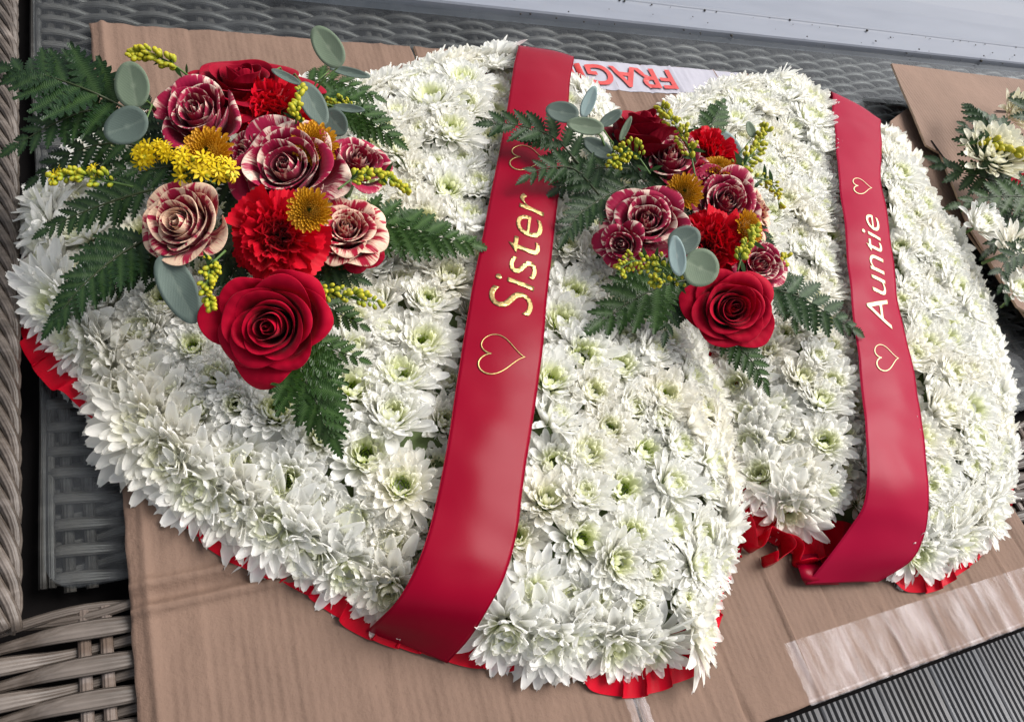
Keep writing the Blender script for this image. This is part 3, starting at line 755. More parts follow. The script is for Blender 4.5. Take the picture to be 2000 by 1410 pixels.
o = obj('ribbon_tail', mesh('ribbon_tail', V, gridf(len(tl), 4), M['satin'], True, {'a': [0] * len(V), 's': [0] * len(V)}), s2.root); md = o.modifiers.new('s', 'SOLIDIFY'); md.thickness = .0003
s2.heart(1733, 700, .040, .034, M['gold2']); s2.heart(1683, 366, .036, .034, M['gold2'])

# ------------------------------------------------------------------ roses, carnations, button chrysanthemums
def rose(px, py, rpx, z, ax, mat, label, n=22, seed=1, opening=.6, height=1.05, point=.4, name='rose', group='roses', spread=1.0, spin=0.0):
    p = U(px, py, z); R = rpx / SC(p); a = cdir(*ax); rg = random.Random(seed); Hh = R * height
    root = thing(name, label, 'rose', frame(a, p - a * Hh * .85, spin), group)
    nu, nv = 13, 12
    n += 4
    for k in range(n):
        t = k / (n - 1); phi = k * 2.399 + rg.gauss(0, .12)
        rm = R * (.07 + .72 * t ** 1.15); rbs = R * .20 * t ** .5 + R * .02
        zt = Hh * (.90 + .10 * math.sin(t * 3) - .26 * t ** 2.4) * rg.uniform(.96, 1.04)
        ha = 2.0 * (1 - t) ** 1.2 + .78 + .12 * rg.random()
        c = opening * max(0, t - .22) ** 1.0 * rg.uniform(.75, 1.25); V = []; ov = rg.uniform(.03, .09); A = []; Vv = []
        roll = rg.uniform(.5, 1.3); lop = rg.gauss(0, .12); fl = rg.uniform(0, 6.28)
        for i in range(nu):
            u = -1 + 2 * i / (nu - 1)
            for j in range(nv):
                v = j / (nv - 1)
                ve = v * (1 + .035 * noise.noise(Vector((u * 2.2, k * 3.1, seed))) * v - (.20 * abs(u) ** 2.6 + .16 * point * abs(u) ** 1.2 * (.3 + t)) * v)
                r = rbs + (rm - rbs) * math.sin(math.pi / 2 * min(1, ve * 1.25)) ** .85
                q = max(0, (ve - .62) / .38)
                q3 = max(0, (ve - .84) / .16); r -= R * .055 * (1 - t) ** .7 * q * (t < .75)
                r += c * R * .62 * q ** 1.5 + R * .035 * math.sin(q3 * 2.2) * (t > .3); zlip = R * .085 * q3 ** 2 * (t > .3) * roll
                zz = zt * ve - c * R * .34 * q ** 2.4 * roll * spread - zlip
                r *= 1 + .07 * u * (1 - t * .5); r += c * R * .10 * abs(u) ** 3 * ve
                az0 = phi + ha * u; r *= 1 + ov * math.sin(2 * az0 + seed) + .04 * math.sin(3 * az0 + k)
                r += R * .022 * math.sin(3.1 * u + fl + k) * ve * (1 + t)
                r += R * .05 * noise.noise(Vector((u * 1.8 + k, v * 2.5, seed * 2.3))) * (.3 + t)
                if abs(u) < .5: r += c * R * .10 * point * (1 - abs(u) * 2) * q
                zz += R * (.025 * math.sin(4.3 * u + fl) * ve + lop * .12 * u * ve)
                az = phi + ha * u * (.42 + .58 * min(1, ve * 1.3) ** .7) * (1 - .12 * q)
                V.append((r * math.cos(az), r * math.sin(az), zz)); A.append(u); Vv.append(v)
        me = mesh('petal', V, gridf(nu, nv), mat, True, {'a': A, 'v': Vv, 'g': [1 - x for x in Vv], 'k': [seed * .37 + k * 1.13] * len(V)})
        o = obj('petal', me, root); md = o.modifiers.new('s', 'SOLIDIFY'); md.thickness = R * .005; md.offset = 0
        md = o.modifiers.new('b', 'SUBSURF'); md.levels = md.render_levels = 1
    V, Fa = tube([(0, 0, R * .12), (0, 0, -R * .1), (0, 0, -max(.02, p.z - Hh * .8 - .03))], [R * .24, R * .12, R * .05], 8)
    obj('stem', mesh('stem', V, Fa, M['stem'], True), root)
    return root
rose(520, 640, 126, .150, (.03, -.12, 1), M['red'], 'large bright red rose, lowest bloom of the first spray', 24, 3, .62, .95, 1.0, group='red roses')
rose(472, 140, 118, .150, (.12, .62, .62), M['deepred'], 'dark red rose at the top of the first spray, against bare cardboard', 20, 5, .85, .95, 1.0, group='red roses')
rose(380, 208, 101, .158, (.02, .30, .95), M['bi_mag'], 'magenta rose with a rolled cream petal, between round eucalyptus and carnation', 14, 8, .5, 1.0, .2, group='streaked roses')
rose(553, 318, 114, .168, (.02, .16, 1), M['bi_mid'], 'magenta rose with cream rolled edges in the middle of the first spray', 21, 9, .62, 1.0, .5, group='streaked roses')
rose(342, 432, 97, .158, (-.12, .06, 1), M['bi_crm'], 'cream rose splashed with dark pink, above the long grey eucalyptus leaf', 21, 21, .5, 1.0, .5, group='streaked roses')
rose(705, 306, 68, .148, (.35, .35, .8), M['bi_mag'], 'small magenta rose under a goldenrod spray beside the fern', 16, 12, .6, 1.1, .5, group='streaked roses')
rose(676, 440, 79, .148, (.22, .30, .9), M['bi_pink'], 'small crimped cream and red rose beside a bronze button flower', 22, 17, .8, 1.0, .9, group='streaked roses')
rose(692, 482, 58, .132, (.25, -.15, .9), M['deepred'], 'rose standing for loose crimson petals, half hidden below the small crimped rose', 12, 71, .8, .9, .8, group='red roses')  # this and the next three roses stand for loose petals
rose(1212, 478, 52, .128, (-.35, -.1, .85), M['bi_mag'], 'rose standing for loose magenta petals, half hidden under the broad striped rose beside goldenrod buds', 12, 73, .8, .9, .6, group='streaked roses')
rose(470, 300, 50, .145, (-.4, .0, .85), M['bi_mag'], 'rose standing for loose dark magenta petals, half hidden between goldenrod and the largest streaked rose', 12, 75, .7, .9, .6, group='streaked roses')
rose(1372, 345, 40, .136, (.1, .2, .9), M['deepred'], 'small rose standing for loose dark crimson petals, wedged between two bronze button flowers', 12, 77, .6, .9, .6, group='red roses')
rose(1262, 228, 84, .140, (.10, .80, .40), M['deepred'], 'dark red rose seen from the side, topmost of the second spray', 18, 31, .55, 1.25, .9, group='red roses')
rose(1312, 296, 73, .140, (-.05, .45, .85), M['bi_mag'], 'half hidden magenta rose behind an upright goldenrod twig', 17, 33, .6, 1.1, .6, group='streaked roses')
rose(1262, 424, 88, .142, (-.15, .22, 1), M['bi_mid'], 'broad striped magenta and cream rose above the paired eucalyptus leaves', 20, 35, .72, .95, .8, group='streaked roses')
rose(1425, 388, 77, .145, (.05, .20, 1), M['bi_mag'], 'magenta rose with thin cream flecks above the second carnation', 21, 38, .6, 1.0, .6, group='streaked roses')
rose(1492, 405, 59, .125, (.75, .25, .55), M['bi_crm'], 'open rose with wide cream and magenta stripes facing the second sash', 14, 40, .9, .9, .9, group='streaked roses')
rose(1492, 515, 62, .138, (.25, .15, .95), M['bi_mag'], 'small magenta rose just above the lowest red rose of the second spray', 19, 43, .62, 1.0, .5, group='streaked roses')
rose(1437, 600, 90, .142, (.03, .03, 1), M['red'], 'full red rose, lowest bloom of the second spray', 25, 47, .55, 1.0, .7, group='red roses')

def carnation(px, py, rpx, z, ax, label, seed=1, n=46):
    p = U(px, py, z); R = rpx / SC(p); a = cdir(*ax); rg = random.Random(seed)
    root = thing('carnation', label, 'carnation', frame(a, p - a * R * .75, rg.uniform(0, 6)), 'red carnations')
    nu, nv = 21, 6
    for k in range(n):
        t = (k + .5) / n; phi = k * 2.39996 + rg.gauss(0, .2); e = R_(88 - 62 * t ** 1.1 + rg.gauss(0, 7))
        L = R * (.98 + .12 * t) * rg.uniform(.86, 1.08) * (1 - .25 * (1 - t)); W = R * rg.uniform(.55, .85) * (.75 + .9 * t ** 2); f1 = rg.uniform(4, 8); p1 = rg.uniform(0, 6.28); amp = R * .12 * (1.2 - .95 * t)
        V = []; A = []; Vv = []; cp, sp_ = math.cos(phi), math.sin(phi)
        for i in range(nu):
            u = -1 + 2 * i / (nu - 1)
            for j in range(nv):
                v = j / (nv - 1); ve = v * (1 - .10 * u * u) + (.028 if i % 2 else -.012) * (v == 1) * rg.uniform(.5, 1.3)
                ee = e - .55 * ve * t; x = R * .05 + L * ve * math.cos(ee); zz = L * ve * math.sin(ee)
                y = u * W / 2 * (.12 + .88 * v ** .8); nn = amp * v ** 1.5 * (math.sin(f1 * u + p1) + .45 * math.sin(2.3 * f1 * u + 2 * p1)) + .25 * W * u * u * v * rg.uniform(.9, 1.1)
                x += -math.sin(ee) * nn; zz += math.cos(ee) * nn
                V.append((x * cp - y * sp_, x * sp_ + y * cp, zz)); A.append(u); Vv.append(v)
        obj('petal', mesh('petal', V, gridf(nu, nv), M['carn'], True, {'a': A, 'v': Vv, 'g': [1 - x for x in Vv]}), root)
    V, Fa = tube([(0, 0, R * .3), (0, 0, 0), (0, 0, -max(.02, p.z - .07))], [R * .3, R * .18, R * .05], 8)
    obj('stem', mesh('stem', V, Fa, M['stem'], True), root)
carnation(524, 195, 78, .155, (.12, .30, .95), 'crimson carnation below the topmost red rose of the first spray', 3)
carnation(533, 455, 90, .160, (.05, -.02, 1), 'big ruffled scarlet carnation above the large bright red rose', 4, 54)
carnation(1398, 284, 62, .138, (.25, .4, .85), 'small scarlet carnation at the top edge of the second spray', 5)
carnation(1398, 470, 74, .142, (.03, .08, 1), 'ruffled red carnation beside the paired round eucalyptus leaves', 6)
def bigpet(px, py, rpx, z, ax, mat, label, seed):
    pass
BTN = []
for s in range(3):
    mb = MB(); rg = random.Random(300 + s); N = 190
    mb.add([(0, 0, .0)] + [(q_ * math.cos(a_), q_ * math.sin(a_), z_) for q_, z_ in ((.008, .0005), (.0155, -.001)) for a_ in np.arange(16) * math.pi / 8], [(0, 1 + k_, 1 + (k_ + 1) % 16) for k_ in range(16)] + [(1 + k_, 17 + k_, 17 + (k_ + 1) % 16, 1 + (k_ + 1) % 16) for k_ in range(16)], g=[1] * 33, a=[0] * 33)
    for i in range(N):
        r = (i + .5) / N; phi = i * 2.39996 + rg.gauss(0, .05)
        L = .0030 + .0056 * r ** 1.2; e = R_(80 - 62 * r ** .8 + rg.gauss(0, 4))
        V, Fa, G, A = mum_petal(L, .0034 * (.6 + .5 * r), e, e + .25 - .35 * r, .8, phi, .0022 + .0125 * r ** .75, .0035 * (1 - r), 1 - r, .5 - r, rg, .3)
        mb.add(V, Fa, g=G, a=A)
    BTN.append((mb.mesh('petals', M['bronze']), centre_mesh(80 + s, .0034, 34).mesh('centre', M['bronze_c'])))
for i, (px, py, rp, z, ax, lab) in enumerate([
    (400, 288, 50, .172, (0, .2, 1), 'bronze button chrysanthemum behind the open yellow goldenrod'),
    (615, 275, 46, .178, (.25, .2, .9), 'golden bronze button chrysanthemum beside the large dark eucalyptus leaf'),
    (602, 408, 44, .190, (.05, 0, 1), 'golden bronze button chrysanthemum between carnation and streaked roses'),
    (1338, 371, 37, .162, (-.1, .1, 1), 'dark centred bronze button chrysanthemum in the middle of the second spray'),
    (1470, 443, 36, .155, (.5, .1, .8), 'bronze button chrysanthemum tilted towards the second sash'),
    (1405, 318, 30, .148, (0, .6, .7), 'half hidden bronze button chrysanthemum under the small carnation')]):
    p = U(px, py, z); R = rp / SC(p); a = cdir(*ax); q = R / .0205
    root = thing('button_chrysanthemum', lab, 'chrysanthemum', frame(a, p - a * R * .35, i * 1.1) @ Matrix.Scale(q, 4), 'bronze button chrysanthemums')
    pe, ce = BTN[i % 3]; obj('petals', pe, root); obj('centre', ce, root)
    V, Fa = tube([(0, 0, .002), (0, 0, -.05)], .0018, 6); obj('stem', mesh('stem', V, Fa, M['stem']), root)

# ------------------------------------------------------------------ ferns
def pinna(seed, deep, n=9, width=.265):
    rg = random.Random(seed); V = []; G = []; A = []; m = 3 * n + 1
    for i in range(m):
        s = i / (m - 1); wd = width * (math.sin(math.pi * min(1, s * .92 + .07) ** .72) ** .9)
        ph = i % 3; k = (1 - deep) if ph == 0 else (1.0 if ph == 2 else 1 - deep * .35)
        fwd = {0: 0.0, 1: .012, 2: .035}[ph] * (1 + deep)
        for sd in (-1, -.5, 0, .5, 1):
            kk = 1 - (1 - k) * abs(sd); x = s + fwd * abs(sd) ** 2 + .10 * abs(sd) * wd; y = sd * wd * kk
            V.append((x, y, .13 * abs(y) - .16 * s * s + .012 * math.sin(s * 22) * abs(sd))); G.append(.85 if sd == 0 else 0); A.append(s * 3 + .25 * abs(sd))
    return V, gridf(m, 5), G, A
PIN = {}
for mk in ('fern', 'ferndark', 'fernblue'):
    for j, dp in enumerate((.40, .50, .60)):
        V, Fa, G, A = pinna(j, dp, 6 + j); PIN[mk, j] = mesh('leaflet', V, Fa, M[mk], True, {'g': G, 'a': A})
def fern(label, path, z, wpx, mat='fern', n=9, nrm=(0, .2, 1), taper=.68, seed=0, ang=56, group='fern fronds', start=.06, fat=1.0, name='fern_frond'):
    """path: photo points base -> tip; z: height at base, middle, tip; wpx: length of the longest leaflet in photo pixels"""
    rg = random.Random(seed + 900); zs = np.interp(np.linspace(0, 1, len(path)), np.linspace(0, 1, len(z)), z)
    P = catmull([np.array(U(a, b, c)) for (a, b), c in zip(path, zs)], 10); P = [Vector(p) for p in P]; N = len(P)
    L = [0]
    for i in range(1, N): L.append(L[-1] + (P[i] - P[i - 1]).length)
    nn = cdir(*nrm); wl = wpx / SC(P[N // 2])
    root = thing(name, label, 'fern', Matrix.Translation(P[0]), group); inv = P[0]
    rad = [.0013 * (1 - .75 * i / N) for i in range(N)]
    V, Fa = tube([p - inv for p in P], rad, 6); obj('rachis', mesh('rachis', V, Fa, M['darkstem'], True), root)
    def at(s):
        l = s * L[-1]; i = min(N - 2, max(0, int(np.searchsorted(L, l)) - 1)); f = (l - L[i]) / (L[i + 1] - L[i]); return P[i].lerp(P[i + 1], f), (P[i + 1] - P[i]).normalized()
    n = int(round(n * 1.12))
    for k in range(n):
        s = start + (1 - start) * (k + .3) / (n + .3); prof_ = (1 - s ** 1.5 * taper) * (.75 + .25 * min(1, s * 4))
        for sd in (1, -1):
            s2 = min(.985, s + (.02 if sd > 0 else 0)); p, t = at(s2); side = nn.cross(t).normalized() * sd
            a = R_(ang - 22 * s + rg.gauss(0, 4)); d = (t * math.cos(a) + side * math.sin(a)).normalized(); d = (d + nn * rg.gauss(.02, .08)).normalized()
            ln = wl * prof_ * rg.uniform(.9, 1.08)
            up = (nn - d * nn.dot(d)).normalized(); y = up.cross(d)
            m = Matrix((d, y, up)).transposed().to_4x4(); m = m @ Matrix.Diagonal((ln, ln * fat * sd * rg.uniform(.9, 1.1), ln * rg.uniform(.6, 1.5), 1)); m.translation = p - inv
            obj('leaflet', PIN[mat, 2 if ln > wl * .8 else (1 if ln > wl * .5 else 0)], root, m)
    p, t = at(.97); up = (nn - t * nn.dot(t)).normalized(); ln = wl * .55
    m = Matrix((t, up.cross(t), up)).transposed().to_4x4() @ Matrix.Diagonal((ln, ln, ln, 1)); m.translation = p - inv
    obj('leaflet', PIN[mat, 1], root, m)
fern('glossy green fern frond hanging below the large bright red rose', [(545, 640), (590, 730), (625, 800), (648, 852)], (.125, .115, .095), 112, n=8, seed=1)
fern('short green fern frond beside the large bright red rose under goldenrod', [(570, 560), (640, 600), (706, 636)], (.125, .12, .10), 62, n=5, seed=2)
fern('green fern frond reaching down and across from the bright red rose', [(560, 640), (620, 670), (705, 702)], (.115, .108, .095), 60, n=5, seed=22)
fern('dark green fern frond reaching to the first sash', [(680, 425), (760, 440), (850, 462), (925, 478)], (.128, .118, .102), 92, n=9, seed=3)
fern('fern frond above the small magenta rose, towards the white blooms', [(610, 190), (680, 210), (770, 272)], (.13, .12, .10), 78, 'fern', n=7, seed=4)
fern('fern frond behind the thin eucalyptus stem', [(590, 160), (650, 158), (735, 190)], (.12, .115, .10), 58, 'fern', n=6, seed=5)
fern('dark fern frond stretching over the braided wicker arm', [(250, 215), (180, 180), (95, 150), (15, 135)], (.15, .17, .15), 118, 'ferndark', n=6, seed=6, nrm=(0, .3, 1), fat=1.1)
fern('dark fern frond drooping past the wicker, under the round eucalyptus', [(250, 230), (180, 215), (100, 245), (30, 285)], (.14, .15, .13), 85, 'ferndark', n=6, seed=7, fat=1.0)
fern('dark fern frond beneath the round eucalyptus leaves over white petals', [(300, 290), (220, 280), (140, 300), (70, 350)], (.12, .115, .09), 72, 'ferndark', n=7, seed=8)
fern('dark fern frond between goldenrod and the cream rose', [(300, 370), (230, 390), (150, 420), (90, 450)], (.125, .115, .10), 70, 'ferndark', n=8, seed=9)
fern('deep green fern frond spreading over the peach lit petals', [(300, 460), (230, 500), (160, 560), (105, 628)], (.12, .115, .09), 92, 'ferndark', n=9, seed=10)
fern('fern tips tucked beside the long grey eucalyptus leaf', [(330, 480), (270, 520), (210, 570)], (.11, .105, .09), 62, 'ferndark', n=6, seed=11)
fern('dark fern tips between cream rose and goldenrod buds', [(420, 420), (340, 520), (300, 555)], (.11, .10, .09), 60, 'ferndark', n=6, seed=12)
fern('added dark fern leaf for shaded foliage behind the first spray roses', [(460, 300), (300, 330), (190, 330)], (.115, .11, .10), 85, 'ferndark', n=8, seed=13)  # from here, added dark leaves stand for shaded foliage below the blooms
fern('added dark fern leaf for shaded foliage under the middle of the first spray', [(440, 260), (480, 380), (440, 520)], (.115, .115, .11), 90, 'ferndark', n=8, seed=14)
fern('added dark fern leaf for shaded foliage under the small roses of the first spray', [(560, 380), (640, 480), (650, 560)], (.115, .11, .10), 75, 'ferndark', n=7, seed=15)
fern('added dark fern leaf for shaded foliage behind the carnation and eucalyptus of the first spray', [(540, 300), (620, 230), (640, 170)], (.12, .115, .11), 70, 'ferndark', n=7, seed=16)
fern('added dark fern leaf for shaded foliage between the carnation and the large bright red rose', [(480, 420), (470, 500), (440, 560)], (.115, .112, .105), 80, 'ferndark', n=7, seed=17)
fern('added dark fern leaf for shaded foliage, reaching out under the small crimped rose', [(560, 460), (640, 520), (700, 545)], (.115, .112, .102), 72, 'ferndark', n=7, seed=18)
fern('added dark fern leaf for shaded foliage beneath the magenta rose and round eucalyptus', [(400, 320), (330, 270), (290, 200)], (.115, .112, .102), 82, 'ferndark', n=7, seed=19)
# second spray
fern('added dark fern leaf for shaded foliage beneath the broad striped rose', [(1340, 420), (1250, 460), (1190, 490)], (.112, .110, .10), 66, 'ferndark', n=7, seed=44)  # three more added leaves, the shade of the gaps in their colour
fern('added dark fern leaf for shaded foliage between round eucalyptus and the full red rose', [(1400, 470), (1370, 560), (1340, 610)], (.112, .110, .10), 62, 'ferndark', n=7, seed=45)
fern('added dark fern leaf for shaded foliage behind the dried goldenrod twig', [(1380, 380), (1440, 320), (1480, 300)], (.112, .110, .10), 50, 'ferndark', n=6, seed=46)
fern('fern frond crossing the upper part of the first sash', [(1130, 320), (1080, 268), (1010, 245), (958, 242)], (.128, .128, .118), 72, 'fernblue', n=6, seed=31, taper=.6)
fern('fern frond shading the upper gold heart', [(1170, 380), (1120, 330), (1060, 330), (1030, 345)], (.125, .125, .118), 62, 'fernblue', n=6, seed=32)
fern('dark fern frond beside the sash, left of the striped rose', [(1230, 360), (1180, 385), (1130, 420), (1105, 460)], (.12, .115, .10), 70, 'ferndark', n=8, seed=33)
fern('dark fern frond filling between eucalyptus and goldenrod', [(1230, 330), (1160, 330), (1090, 370)], (.118, .112, .10), 66, 'ferndark', n=7, seed=34)
fern('broad green fern frond below the buds and round eucalyptus', [(1350, 545), (1290, 560), (1230, 590), (1175, 628)], (.12, .115, .098), 108, 'fern', n=6, seed=35, taper=.7)
fern('dark fern leaf beside the broad green frond', [(1330, 530), (1310, 590), (1300, 650)], (.115, .108, .095), 62, 'ferndark', n=5, seed=36)
fern('fern frond pointing to the second sash', [(1490, 560), (1560, 580), (1620, 615), (1670, 645)], (.122, .115, .10), 78, 'fernblue', n=6, seed=37)
fern('short fern frond below the small magenta rose', [(1480, 530), (1530, 560), (1550, 625)], (.12, .11, .10), 60, 'fern', n=5, seed=38)
fern('narrow fern frond under the lowest red rose of the second spray', [(1400, 620), (1440, 670), (1475, 715), (1494, 752)], (.115, .108, .095), 58, 'fern', n=7, seed=39)
fern('single upright fern tip behind the small carnation', [(1375, 290), (1390, 245), (1412, 200)], (.12, .13, .13), 52, 'fern', n=5, seed=40, fat=1.2)
fern('added dark fern leaf for shaded foliage under the middle of the second spray', [(1300, 280), (1330, 400), (1380, 520)], (.112, .112, .108), 72, 'ferndark', n=8, seed=41)  # last added leaves, dark to stand for shaded foliage inside the spray
fern('added dark fern leaf for shaded foliage under the roses facing the second sash', [(1330, 330), (1440, 400), (1500, 470)], (.112, .112, .105), 62, 'ferndark', n=7, seed=42)
fern('added dark fern leaf for shaded foliage behind the side view red rose', [(1300, 400), (1240, 330), (1210, 260)], (.112, .112, .105), 68, 'ferndark', n=7, seed=43)

# ------------------------------------------------------------------ eucalyptus
def eleaf(name='leaf'):
    V = [(0, 0, 0)]; G = [1.0]; A = [0]; Fa = []; NR, NA = 5, 28
    for r in range(1, NR + 1):
        q = r / NR
        for k in range(NA):
            a = 2 * math.pi * k / NA; x = math.cos(a) * q; y = math.sin(a) * q
            V.append((x, y * (1 - .08 * x), .12 * q * q - .02 * math.exp(-(y / .16) ** 2) + .015 * math.sin(2 * a) * q * q)); G.append(max(0, 1 - abs(y) * 14) * .5); A.append(x * .8 - .7 * abs(y))
    for k in range(NA): Fa.append((0, 1 + k, 1 + (k + 1) % NA))
    for r in range(NR - 1):
        for k in range(NA): a, b = 1 + r * NA + k, 1 + r * NA + (k + 1) % NA; Fa.append((a, a + NA, b + NA, b))
    return V, Fa, G, A
EL = {}
for mk in ('euca', 'eucadark', 'eucapale'):
    V, Fa, G, A = eleaf(); EL[mk] = mesh('leaf', V, Fa, M[mk], True, {'g': G, 'a': A})
def euca(label, base, leaves, stem=True, sz=.10):
    """leaves: (px, py, half length px, half width px, angle of the long axis in the photo, height, material, lean)"""
    b = U(*base); root = thing('eucalyptus_sprig', label, 'eucalyptus', Matrix.Translation(b), 'eucalyptus sprigs')
    for px, py, A_, B_, ang, z, mk, lean in leaves:
        p = U(px, py, z); s = SC(p); ca, sa = math.cos(R_(ang)), math.sin(R_(ang))
        X = cdir(ca, sa, lean * .3); N_ = cdir(-sa * lean, ca * lean, 1.0); N_ = (N_ - X * N_.dot(X)).normalized(); Y = N_.cross(X)
        m = Matrix((X, Y, N_)).transposed().to_4x4() @ Matrix.Diagonal((A_ / s, B_ / s, (A_ + B_) / 2 / s, 1)); m.translation = p - b
        o = obj('leaf', EL[mk], root, m); md = o.modifiers.new('s', 'SOLIDIFY'); md.thickness = .02; md.offset = 0
        e = p - X * (A_ / s) - b; k = Vector((0, 0, 0)); midp = (e + k) * .5 + Vector((0, 0, .01))
        if stem:
            V, Fa = tube([e + X * .002, midp, k], [.0006, .0009, .0013], 6); obj('stalk', mesh('stalk', V, Fa, M['stem'], True), root)
    return root
euca('two round grey green eucalyptus leaves stacked beside the magenta rose', (305, 215, .13), [(260, 168, 46, 36, 100, .175, 'euca', .1), (248, 248, 46, 38, 200, .168, 'eucadark', -.1)])
euca('eucalyptus twig standing clear of the cardboard with an oval leaf', (590, 215, .13), [(641, 93, 46, 27, -55 + 180, .185, 'euca', .1), (684, 143, 42, 10, -14, .165, 'eucadark', .2), (682, 213, 32, 9, -8, .15, 'eucadark', .2)])
euca('big dark eucalyptus leaf curving behind the golden button flower', (560, 160, .13), [(612, 205, 50, 24, -62, .165, 'eucadark', .3), (655, 240, 30, 24, -50, .14, 'eucadark', -.1), (560, 152, 34, 9, -28, .165, 'eucadark', .3)])
euca('long grey eucalyptus leaf lying on petals beside the bright red rose', (345, 500, .12), [(350, 566, 76, 34, -62, .125, 'eucadark', .25)])
euca('three silvery eucalyptus leaves over the first sash', (1200, 330, .12), [(1098, 220, 33, 21, 170, .150, 'eucadark', .0), (1150, 200, 33, 13, 68, .160, 'eucapale', .1), (1143, 247, 37, 17, 172, .155, 'euca', .1), (1193, 232, 26, 12, 35, .145, 'eucadark', .1), (1168, 290, 34, 17, 150, .135, 'eucadark', 0)])
euca('narrow eucalyptus leaf on the shoulder of the side view red rose', (1215, 290, .13), [(1222, 252, 26, 7, 65, .155, 'euca', .2)])
euca('pair of pale round eucalyptus leaves in the middle of the second spray', (1334, 508, .14), [(1322, 500, 40, 17, 98, .172, 'eucapale', .1), (1368, 524, 36, 38, -25, .168, 'euca', 0), (1336, 470, 34, 28, 30, .155, 'eucadark', 0)], stem=False)
euca('small pale eucalyptus leaf behind the dried goldenrod twig', (1420, 330, .12), [(1424, 283, 34, 16, -50, .118, 'eucapale', 0), (1466, 254, 17, 9, 110, .14, 'euca', 0)])

# ------------------------------------------------------------------ goldenrod
def blob(c, r, d, col, n=6, el=1.35):
    d = Vector(d).normalized(); m = frame(d); V = []; G = []
    for zz, rr, g in ((-1, .25, 1.0), (-.4, .85, .9), (.35, .95, .6), (.85, .6, .15), (1.0, .15, 0)):
        for k in range(n):
            a = 2 * math.pi * k / n; V.append(Vector(c) + m.to_3x3() @ Vector((rr * r * math.cos(a), rr * r * math.sin(a), zz * r * el))); G.append(g)
    return V, gridf(5, n, True), G
def goldenrod(label, path, z, count, spreadpx, seed, rpx=5.5, flowers=0.0, leaves=4):
    rg = random.Random(seed); zs = np.interp(np.linspace(0, 1, len(path)), np.linspace(0, 1, len(z)), z)
    P = [Vector(p) for p in catmull([np.array(U(a, b, c)) for (a, b), c in zip(path, zs)], 8)]; inv = P[0]; sc = SC(P[-1]); N = len(P)
    root = thing('goldenrod_sprig', label, 'goldenrod', Matrix.Translation(inv), 'goldenrod sprigs')
    V, Fa = tube([p - inv for p in P], [.0011 * (1 - .6 * i / N) for i in range(N)], 6); obj('stem', mesh('stem', V, Fa, M['stem'], True), root)
    bs, st, fl = MB(), MB(), MB(); up = cdir(0, 0, 1)
    for i in range(count):
        s = (.22 + .78 * (i + rg.random()) / count); p = P[min(N - 1, int(s * (N - 1)))]; t = (P[min(N - 1, int(s * (N - 1)) + 1)] - P[max(0, int(s * (N - 1)) - 1)]).normalized()
        a = rg.uniform(0, 6.28); side = cdir(math.cos(a), math.sin(a), rg.uniform(-.2, 1)); side = (side - t * side.dot(t) + t * .5).normalized()
        d = spreadpx / sc * rg.uniform(.25, 1.0) * (1.15 - .6 * s); e = p + side * d
        V, Fa = tube([p - inv, (p + e) / 2 + t * .001 - inv, e - inv], .00035, 4, caps=False); st.add(V, Fa, g=[0] * len(V), a=[0] * len(V))
        r = rpx / sc * rg.uniform(.7, 1.15)
        if rg.random() < flowers:
            m = frame((side + up * .7).normalized(), e - inv, rg.uniform(0, 6))
            for k in range(7):
                b = k * .9; q = 1.9 * r
                V = [m @ Vector((0, 0, 0)), m @ Vector((q * math.cos(b - .25), q * math.sin(b - .25), q * .5)), m @ Vector((q * 1.5 * math.cos(b), q * 1.5 * math.sin(b), q * .35)), m @ Vector((q * math.cos(b + .25), q * math.sin(b + .25), q * .5))]
                fl.add(V, [(0, 1, 2, 3)], g=[.8, .1, 0, .1], a=[0] * 4)
            V, Fa, G = blob(e - inv, r * .8, side, 0); fl.add(V, Fa, g=G, a=[0] * len(V))
        else:
            V, Fa, G = blob(e - inv, r * .8, (side + t * .3), 0); bs.add(V, Fa, g=G, a=[0] * len(V))
    if bs.V: tag(obj('buds', bs.mesh('buds', M['bud']), root), kind='stuff')
    if fl.V: tag(obj('florets', fl.mesh('florets', M['yflower']), root), kind='stuff')
    tag(obj('bud_stalks', st.mesh('bud_stalks', M['stem']), root), kind='stuff')
    for k in range(leaves):
        s = rg.uniform(.05, .75); p = P[int(s * (N - 1))]; a = rg.uniform(0, 6.28); d = cdir(math.cos(a), math.sin(a), .3); ln = rg.uniform(20, 34) / sc; nn = up; y = nn.cross(d).normalized(); nn = d.cross(y)
        V = [p - inv + d * (ln * q) + y * (ln * .13 * math.sin(math.pi * min(1, q * .95 + .05)) * sd) - nn * (ln * .12 * q * q) for q in np.linspace(0, 1, 6) for sd in (-1, 0, 1)]
        obj('leaf', mesh('leaf', V, gridf(6, 3), M['fern'], True, {'g': [0] * 18, 'a': [0] * 18}), root)
goldenrod('goldenrod twig of tight green buds above the round eucalyptus leaf', [(370, 150), (330, 122), (290, 105), (255, 108)], (.155, .16, .155), 52, 22, 1, 7)
goldenrod('goldenrod sprig in open yellow flower, above the cream rose', [(420, 360), (370, 330), (310, 295), (270, 305)], (.155, .175, .17), 54, 34, 2, 6, .85)
goldenrod('goldenrod sprig half in flower over the bronze button chrysanthemum', [(350, 370), (390, 335), (430, 330), (445, 345)], (.155, .178, .172), 40, 32, 3, 6, .6)
goldenrod('goldenrod twig of green buds reaching out to the wicker arm', [(260, 365), (200, 352), (150, 342), (100, 352)], (.14, .145, .14), 52, 26, 4, 6.5, .08)
goldenrod('goldenrod twig hanging between cream rose and bright red rose', [(440, 490), (412, 520), (405, 560), (415, 605)], (.155, .16, .155), 44, 24, 5, 7)
